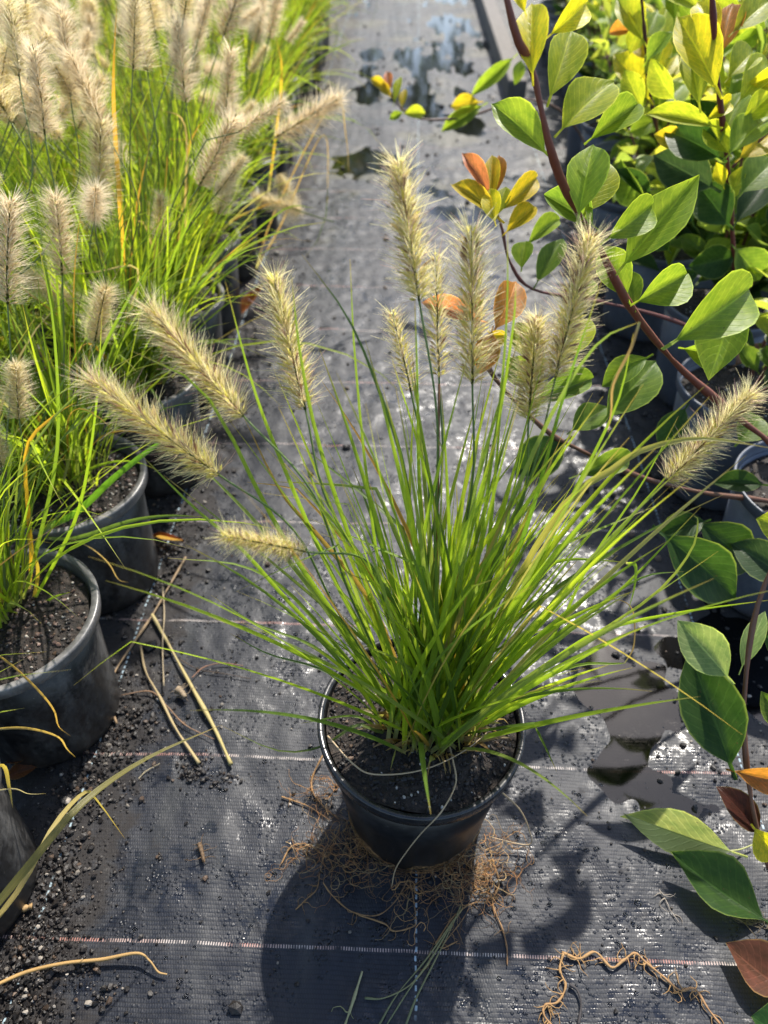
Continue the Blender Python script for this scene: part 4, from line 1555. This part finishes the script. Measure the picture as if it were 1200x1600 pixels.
put_bush(s2, rb, 3, .15, .26, 12, False)
put_bush(s4, rb, 8, .20, .46, 22, False, 1.15)
put_bush(s5, rb, 8, .22, .48, 22, False, 1.2)
put_bush(s6, rb, 6, .18, .40, 20, False, 1.15)
rcols = [(.565, 'edging the path'), (.80, 'in the second row from the path'), (1.05, 'in the third row from the path'), (1.30, 'in the fourth row from the path'), (1.55, 'in the fifth row from the path'), (1.80, 'in the sixth row from the path'), (2.05, 'in the seventh row from the path')]
for ci, (cx, cn) in enumerate(rcols):
    k = 0
    for ri in range(14):
        y = (1.98 if ci == 0 else .82 + (.12 if ci % 2 else 0)) + .25 * ri
        depth = y * math.cos(TH) + .40 * math.sin(TH)
        if cx - .15 > .54 * depth or y > 4.2:
            continue
        x = cx + y * math.sin(PSI) + rb.uniform(-.012, .012)
        if ci == 0 and y > 2.6:
            x += .10
        o = shrub_root('leafy evergreen shrub %s, %s %s' % (cn, ORD[k], 'behind the reaching shoots' if ci == 0 else 'from the front'), x, y + rb.uniform(-.01, .01))
        put_bush(o, rb, rb.randint(6, 8), .22, .32 if ci == 0 else .46, 17, y > 2.0)
        k += 1

# ================================================================== loose things on the ground
def ground_leaf(nm, lab, b, t_, wpx, c, var, roll=0.0, z=.004, tilt=0.0):
    B_, T_ = G(b[0], b[1], z), G(t_[0], t_[1], z + tilt)
    B_.z += ghs(B_.x, B_.y)
    d = ((B_ + T_) / 2 - C0).dot(CF)
    o = obj(nm, LEAVES[var], M=leaf_matrix(B_, T_, wpx / FPX * d * 1.12, (0, 0, 1), roll), color=c)
    return tag(o, lab, 'leaf')


fl = thing('fallen_leaf', 'fallen leaf folded lengthwise, pale yellow green underside with dark spots, in the puddle edge', 'leaf', tuple(G(1060, 1310, .0)))


def leaf_half(base, tip, wd, ang, c, nm):
    """one side of a folded leaf"""
    v, f, uv = leaf_mesh(3, .25, .0, .01, 16, 3, 0, 0)
    v = np.array(v)
    uv = np.array(uv)
    keep = uv[:, 0] >= -.001
    mp_ = -np.ones(len(v), int)
    mp_[keep] = np.arange(keep.sum())
    ff = [tuple(int(mp_[i]) for i in q) for q in f if all(keep[i] for i in q)]
    me_ = mesh(nm, v[keep], ff, M_LEAF, uv[keep])
    M_ = leaf_matrix(base, tip, wd, (0, 0, 1), ang)
    return obj(nm, me_, fl, M=Matrix.Translation(-fl.location) @ M_, color=c)


bL, tL = G(1140, 1330, .016), G(970, 1272, .014)
leaf_half(bL, tL, .052, R(-14), (.56, .60, .14), 'leaf_half')
leaf_half(bL, tL, .046, R(160), (.03, .07, .03), 'leaf_half')
mb = MB()
tube(mb, catmull([tuple(bL), tuple(G(1158, 1327, .008)), tuple(G(1176, 1320, .006))], 8), .0011, .0009, 6)
obj('petiole', mb.mesh('petiole', M_STEM, fl.location), fl, color=(.35, .36, .14))

ground_leaf('fallen_leaf', 'glossy dark green fallen leaf with pale midrib lying below the folded leaf', (1192, 1436), (1036, 1342), 74, (.050, .105, .020), 2, 0, .006)
ground_leaf('fallen_leaf', 'copper brown fallen leaf at the lower right edge above a green leaf corner', (1235, 1555), (1124, 1482), 72, (.20, .075, .045), 2, .1, .006)
ground_leaf('fallen_leaf', 'green leaf corner just showing at the bottom right of the photo', (1270, 1640), (1166, 1596), 90, (.05, .12, .03), 2, 0, .006)
ground_leaf('fallen_leaf', 'russet fallen leaf, upper of two wedged between the two left pots', (10, 1192), (88, 1166), 26, (.20, .06, .03), 2, .2, .012)
ground_leaf('fallen_leaf', 'russet fallen leaf, lower of two wedged between the two left pots', (10, 1212), (62, 1200), 26, (.24, .08, .03), 2, .2, .008)
ground_leaf('fallen_leaf', 'bright orange red fallen leaf lying right of the pot with the drooping arched blade', (236, 838), (290, 852), 14, (.45, .10, .03), 2, 0, .006)
ground_leaf('fallen_leaf', 'upright orange dry leaf beside the dark gap under the left grass edge', (375, 492), (412, 450), 20, (.50, .16, .05), 2, .3, .01, .03)
ground_leaf('fallen_leaf', 'small brown leaf scrap under the right shrub pot behind the right hand seed head', (1150, 570), (1190, 545), 34, (.25, .12, .07), 2, 0, .19)


def ground_stick(nm, lab, lst, r0, r1, c, c1=None, zs=.002, k=26, cat='stalk', m_=M_ROOT, sides=7, twigs=0):
    pts = catmull(gp_line(lst, zs), max(14, 6 * len(lst)))
    pts[:, 2] += max(r0, r1) * .6
    o0 = pts[0].copy()
    o0[2] = 0
    mb = MB()
    tube(mb, pts, r0, r1, sides, c, c1, knobbly(k))
    for i in range(twigs):
        b = pts[rs.randint(2, len(pts) - 2)]
        tube(mb, wander(b, rs.uniform(0, 6.28), rs.randint(3, 7), .0035, rs, .010, .7), .0007, .0002, 4, c)
    o = obj(nm, mb.mesh(nm, m_, o0), loc=tuple(o0))
    return tag(o, lab, cat)


ST = (.42, .34, .16)
ground_stick('dry_stalk', 'thick straight straw coloured stalk, the longest and palest left of the main pot', [(238, 962), (262, 1005), (300, 1075), (335, 1140), (362, 1198)], .0020, .0026, ST, (.46, .38, .15), .004, 12)
ground_stick('dry_stalk', 'long bent brown stalk rising from beside the left pot to the debris behind', [(182, 1130), (173, 1100), (176, 1060), (205, 1010), (235, 968), (262, 920), (290, 870)], .0018, .0014, (.30, .20, .11), (.34, .24, .14), .004, 16)
ground_stick('dry_stalk', 'slender tan stalk bending down to a soil crumb left of the thick straight stalk', [(220, 1010), (228, 1050), (250, 1090), (275, 1140), (312, 1196)], .0013, .0019, (.36, .27, .15), (.44, .35, .17), .004, 14)
ground_stick('dry_stalk', 'short pale upright twig crossing the bent brown stalk', [(254, 918), (257, 960), (254, 1010), (256, 1072)], .0010, .0008, (.40, .32, .20), None, .007, 20)
ground_stick('dry_stalk', 'thin curled reddish stem tip among crumbs behind the straight stalk', [(300, 1060), (318, 1044), (345, 1038), (380, 1042)], .0009, .0006, (.30, .16, .10), None, .004, 14)
ground_stick('dry_stalk', 'thin dark wiry stem lying among crumbs right of the straight stalk', [(280, 1030), (310, 1046), (350, 1055), (392, 1062)], .0006, .0005, (.10, .07, .05), None, .003, 14)
ground_stick('dry_stalk', 'thin reddish stalk running from the tan stalk to the marker thread', [(190, 1086), (235, 1080), (262, 1105), (290, 1135), (335, 1158)], .0009, .0006, (.28, .17, .10), None, .005, 14)
ground_stick('dry_stalk', 'wavy ochre dead leaf stalk along the bottom left of the photo', [(-10, 1540, .02), (40, 1518, .012), (100, 1505, .008), (160, 1500, .006), (215, 1491, .010), (235, 1503, .008), (248, 1520, .004), (262, 1524)], .0018, .0010, (.45, .28, .10), (.40, .26, .11), .004, 6)
ground_stick('dry_stalk', 'tiny straw fragment below the pink marker thread', [(216, 1217), (228, 1205), (250, 1194)], .0006, .0004, (.50, .42, .26), None, .002, 8)
ground_stick('dry_stalk', 'short stiff green grey stalk with a side twig at the bottom centre', [(538, 1605), (550, 1570), (566, 1518)], .0013, .0012, (.30, .30, .14), (.42, .40, .22), .003, 8, twigs=2)
for i, (lab, lst) in enumerate((('outermost grey green grass strand of the bundle lying below the main pot', [(590, 1605), (620, 1555), (665, 1500), (700, 1450), (722, 1420)]),
                                ('middle grey green grass strand of the bundle lying below the main pot', [(605, 1600), (640, 1545), (672, 1500), (705, 1445), (718, 1425)]),
                                ('innermost grey green grass strand of the bundle, ending beside the blue thread', [(634, 1602), (650, 1560), (680, 1500), (700, 1460), (720, 1415)]),
                                ('grey green grass strand branching low from the bundle to the left', [(570, 1560), (600, 1560), (640, 1540), (670, 1505)]))):
    ground_stick('grass_strand', lab, lst, .0009, .0007, (.16, .18, .09), (.30, .27, .12), .003, 6, 'grass strand')
OR = (.40, .24, .10)
ground_stick('root_strand', 'knobbly orange root with many twigs, upper arch at the lower right of the mat', [(878, 1488), (905, 1498), (930, 1488), (955, 1512), (975, 1500), (992, 1490), (1010, 1505), (1035, 1525), (1062, 1548), (1085, 1545), (1105, 1575), (1125, 1602)], .0014, .0010, OR, (.36, .20, .09), .003, 60, 'root', twigs=46)
ground_stick('root_strand', 'knobbly orange root hanging down from the left end of the arched root', [(880, 1490), (875, 1515), (884, 1540), (872, 1565), (852, 1570), (850, 1585), (865, 1605)], .0012, .0010, OR, (.34, .19, .08), .003, 40, 'root', twigs=22)
ground_stick('root_strand', 'smooth dark grey worm-like strand beside the hanging orange root', [(890, 1538), (902, 1548), (908, 1570), (904, 1602)], .0014, .0012, (.05, .045, .045), None, .003, 6, 'strand')
ground_stick('root_strand', 'thin pale root thread near the glossy dark green leaf', [(1030, 1390), (1040, 1405), (1048, 1422), (1062, 1442)], .0006, .0004, (.35, .30, .24), None, .002, 20, 'root', twigs=5)
ground_stick('root_strand', 'shaggy brown root tuft under the tip of the glossy dark green leaf', [(1150, 1435), (1170, 1445), (1190, 1440), (1205, 1450)], .0008, .0006, (.14, .11, .07), None, .003, 20, 'root', twigs=26)
ground_stick('bark_chip', 'torn brown bark piece wedged between the two left pots', [(-5, 1115, .10), (15, 1128, .09), (40, 1140, .08), (52, 1146, .07)], .005, .002, (.22, .13, .08), None, .08, 22, 'bark chip')
ground_stick('bark_chip', 'small ochre wood chip on the soil below the left pot', [(22, 1425), (36, 1420), (50, 1416)], .0035, .0028, (.42, .27, .12), None, .004, 14, 'wood chip')
ground_stick('seed_husk', 'small brown chaffy husk lying alone left of the roots', [(312, 1322), (317, 1336), (320, 1350)], .0026, .0018, (.14, .09, .05), None, .004, 30, 'husk', twigs=8)
ground_stick('dry_stalk', 'small round dried flower head among the crossing stalks', [(278, 1080), (284, 1084), (290, 1092)], .005, .003, (.30, .23, .15), None, .006, 30, 'dry stalk', twigs=10)
ground_stick('grass_strand', 'fine pale bent strand on the mat right of the pot', [(818, 1066), (850, 1073), (872, 1077)], .0005, .0004, (.40, .25, .15), None, .004, 6, 'grass strand')

# ------------------------------------------------------------------ crumbs, perlite, beads (nobody could count them)
rs = np.random.RandomState(99)
cr, pe = MB(), MB()
POTS = [(MC.x, MC.y, MRB), (*A, PRB), (*Bp, PRB), (*Cp, PRB), (*Dp, PRB)]


def free(x, y, pad=.0):
    return all(math.hypot(x - a, y - b) > r_ + pad for a, b, r_ in POTS)


def scatter(px, py, sx, sy, n, smin, smax, perl=.1, pile=0.0, brown=.15):
    q = G(px, py)
    for i in range(n):
        x, y = q.x + rs.normal() * sx, q.y + rs.normal() * sy
        if not free(x, y):
            continue
        s = smin * .7 + (smax * 1.25 - smin * .7) * rs.uniform() ** 4
        z = ghs(x, y) + s * .45 + pile * rs.uniform() * math.exp(-((x - q.x) / sx) ** 2 - ((y - q.y) / sy) ** 2)
        g = rs.uniform(.5, 1.4)
        if rs.uniform() < perl * .7:
            grain(pe, (x, y, z), s * .85, np.array((.36, .32, .27)) * rs.uniform(.3, 1.2), rs, .85, .25)
        else:
            c = np.array((.10, .065, .042)) if rs.uniform() < brown * .6 else np.array((.017, .013, .011))
            grain(cr, (x, y, z), s, c * g, rs)


# bank of soil along the left pots
for (px, py, sx, sy, n, p) in [(40, 1480, .028, .05, 620, .006), (80, 1400, .016, .03, 220, .004), (30, 1570, .028, .03, 330, .006), (100, 1340, .016, .03, 220, .003), (130, 1230, .022, .02, 260, .003),
                               (180, 1130, .03, .022, 420, .003), (150, 1190, .03, .02, 300, .003), (220, 1080, .03, .04, 200, 0), (270, 860, .035, .05, 480, .003), (260, 800, .03, .05, 300, .003),
                               (300, 720, .04, .07, 420, .003), (350, 640, .04, .08, 300, .002), (370, 560, .05, .1, 300, .002), (400, 470, .06, .12, 250, .002), (460, 360, .05, .16, 240, 0), (210, 950, .02, .04, 160, 0), (250, 905, .02, .03, 200, 0)]:
    scatter(px, py, sx, sy, n, .0008, .0034, .12, p)
for (px, py, n) in ((50, 1480, 1300), (90, 1390, 500), (40, 1570, 700), (110, 1260, 500), (165, 1150, 600), (265, 850, 500)):
    scatter(px, py, .026, .034, n, .0004, .0016, .08, .004, .1)
for (px, py, n) in ((560, 1340, 160), (735, 1365, 200), (650, 1395, 120), (500, 1250, 40)):
    scatter(px, py, .024, .012, n, .0004, .0022, .04, .006)
scatter(300, 1212, .010, .005, 120, .0008, .0028, .03, .004)
scatter(345, 1222, .016, .005, 110, .0006, .0022, .03, .001)
scatter(300, 1195, .012, .008, 60, .0008, .0022, .15, .002)
scatter(325, 1090, .05, .06, 90, .0008, .0026, .35)
scatter(270, 1030, .05, .05, 90, .0008, .0024, .35)
scatter(200, 1560, .03, .03, 60, .0008, .0030, .06)
scatter(165, 1555, .008, .006, 60, .001, .0035, .02, .004)
scatter(130, 1510, .006, .006, 50, .001, .003, .02, .003)
scatter(185, 1250, .010, .006, 20, .001, .003, .02, .002)
scatter(250, 1340, .002, .002, 14, .001, .002, .02, .001)
scatter(320, 1375, .003, .002, 16, .001, .002, .02, .001)
scatter(300, 1400, .14, .10, 130, .0006, .0020, .25)
scatter(700, 1480, .22, .06, 80, .0006, .0018, .1)
scatter(900, 1350, .12, .12, 90, .0006, .0020, .1)
scatter(450, 1050, .12, .14, 160, .0006, .0022, .25)
scatter(560, 560, .16, .3, 130, .001, .0040, .1)
scatter(600, 250, .3, .8, 380, .0015, .007, .15)
scatter(700, 150, .3, .9, 300, .0015, .007, .2)
scatter(1130, 860, .10, .15, 500, .001, .004, .10)
scatter(1150, 1150, .05, .08, 320, .0008, .003, .12)
scatter(1010, 620, .10, .2, 500, .001, .005, .10)
scatter(960, 400, .14, .5, 400, .0015, .006, .12)
obj('soil_crumbs', cr.mesh('soil_crumbs', M_CRUMB, smooth=False), kind='stuff')
obj('perlite_grains', pe.mesh('perlite_grains', M_PERL, smooth=False), kind='stuff')

bd = MB()
DV = [(0, 0, .55)]
for ring, (rr_, zz) in enumerate(((.55, .45), (1.0, .0))):
    for k in range(7):
        a = 2 * math.pi * (k + ring * .5) / 7
        DV.append((rr_ * math.cos(a), rr_ * math.sin(a), zz))
DV = np.array(DV)
DF = [(0, 1 + k, 1 + (k + 1) % 7) for k in range(7)]
for k in range(7):
    k2 = (k + 1) % 7
    DF += [(1 + k, 8 + k, 1 + k2), (1 + k2, 8 + k, 8 + k2)]
for (px, py, sx, sy, n) in ((820, 1400, .16, .12, 420), (880, 1150, .08, .1, 260), (450, 1000, .12, .12, 260), (620, 800, .2, .2, 420), (650, 500, .25, .45, 420), (350, 1350, .12, .1, 120)):
    q = G(px, py)
    for i in range(n):
        x, y = q.x + rs.normal() * sx, q.y + rs.normal() * sy
        if not free(x, y, .01):
            continue
        s = .0006 + .0028 * rs.uniform() ** 3
        bd.add(DV * s * np.array([rs.uniform(.8, 1.3), rs.uniform(.8, 1.2), .9]) + np.array((x, y, ghs(x, y) + .0001)), DF)
obj('water_beads', bd.mesh('water_beads', M_BEAD), kind='stuff')
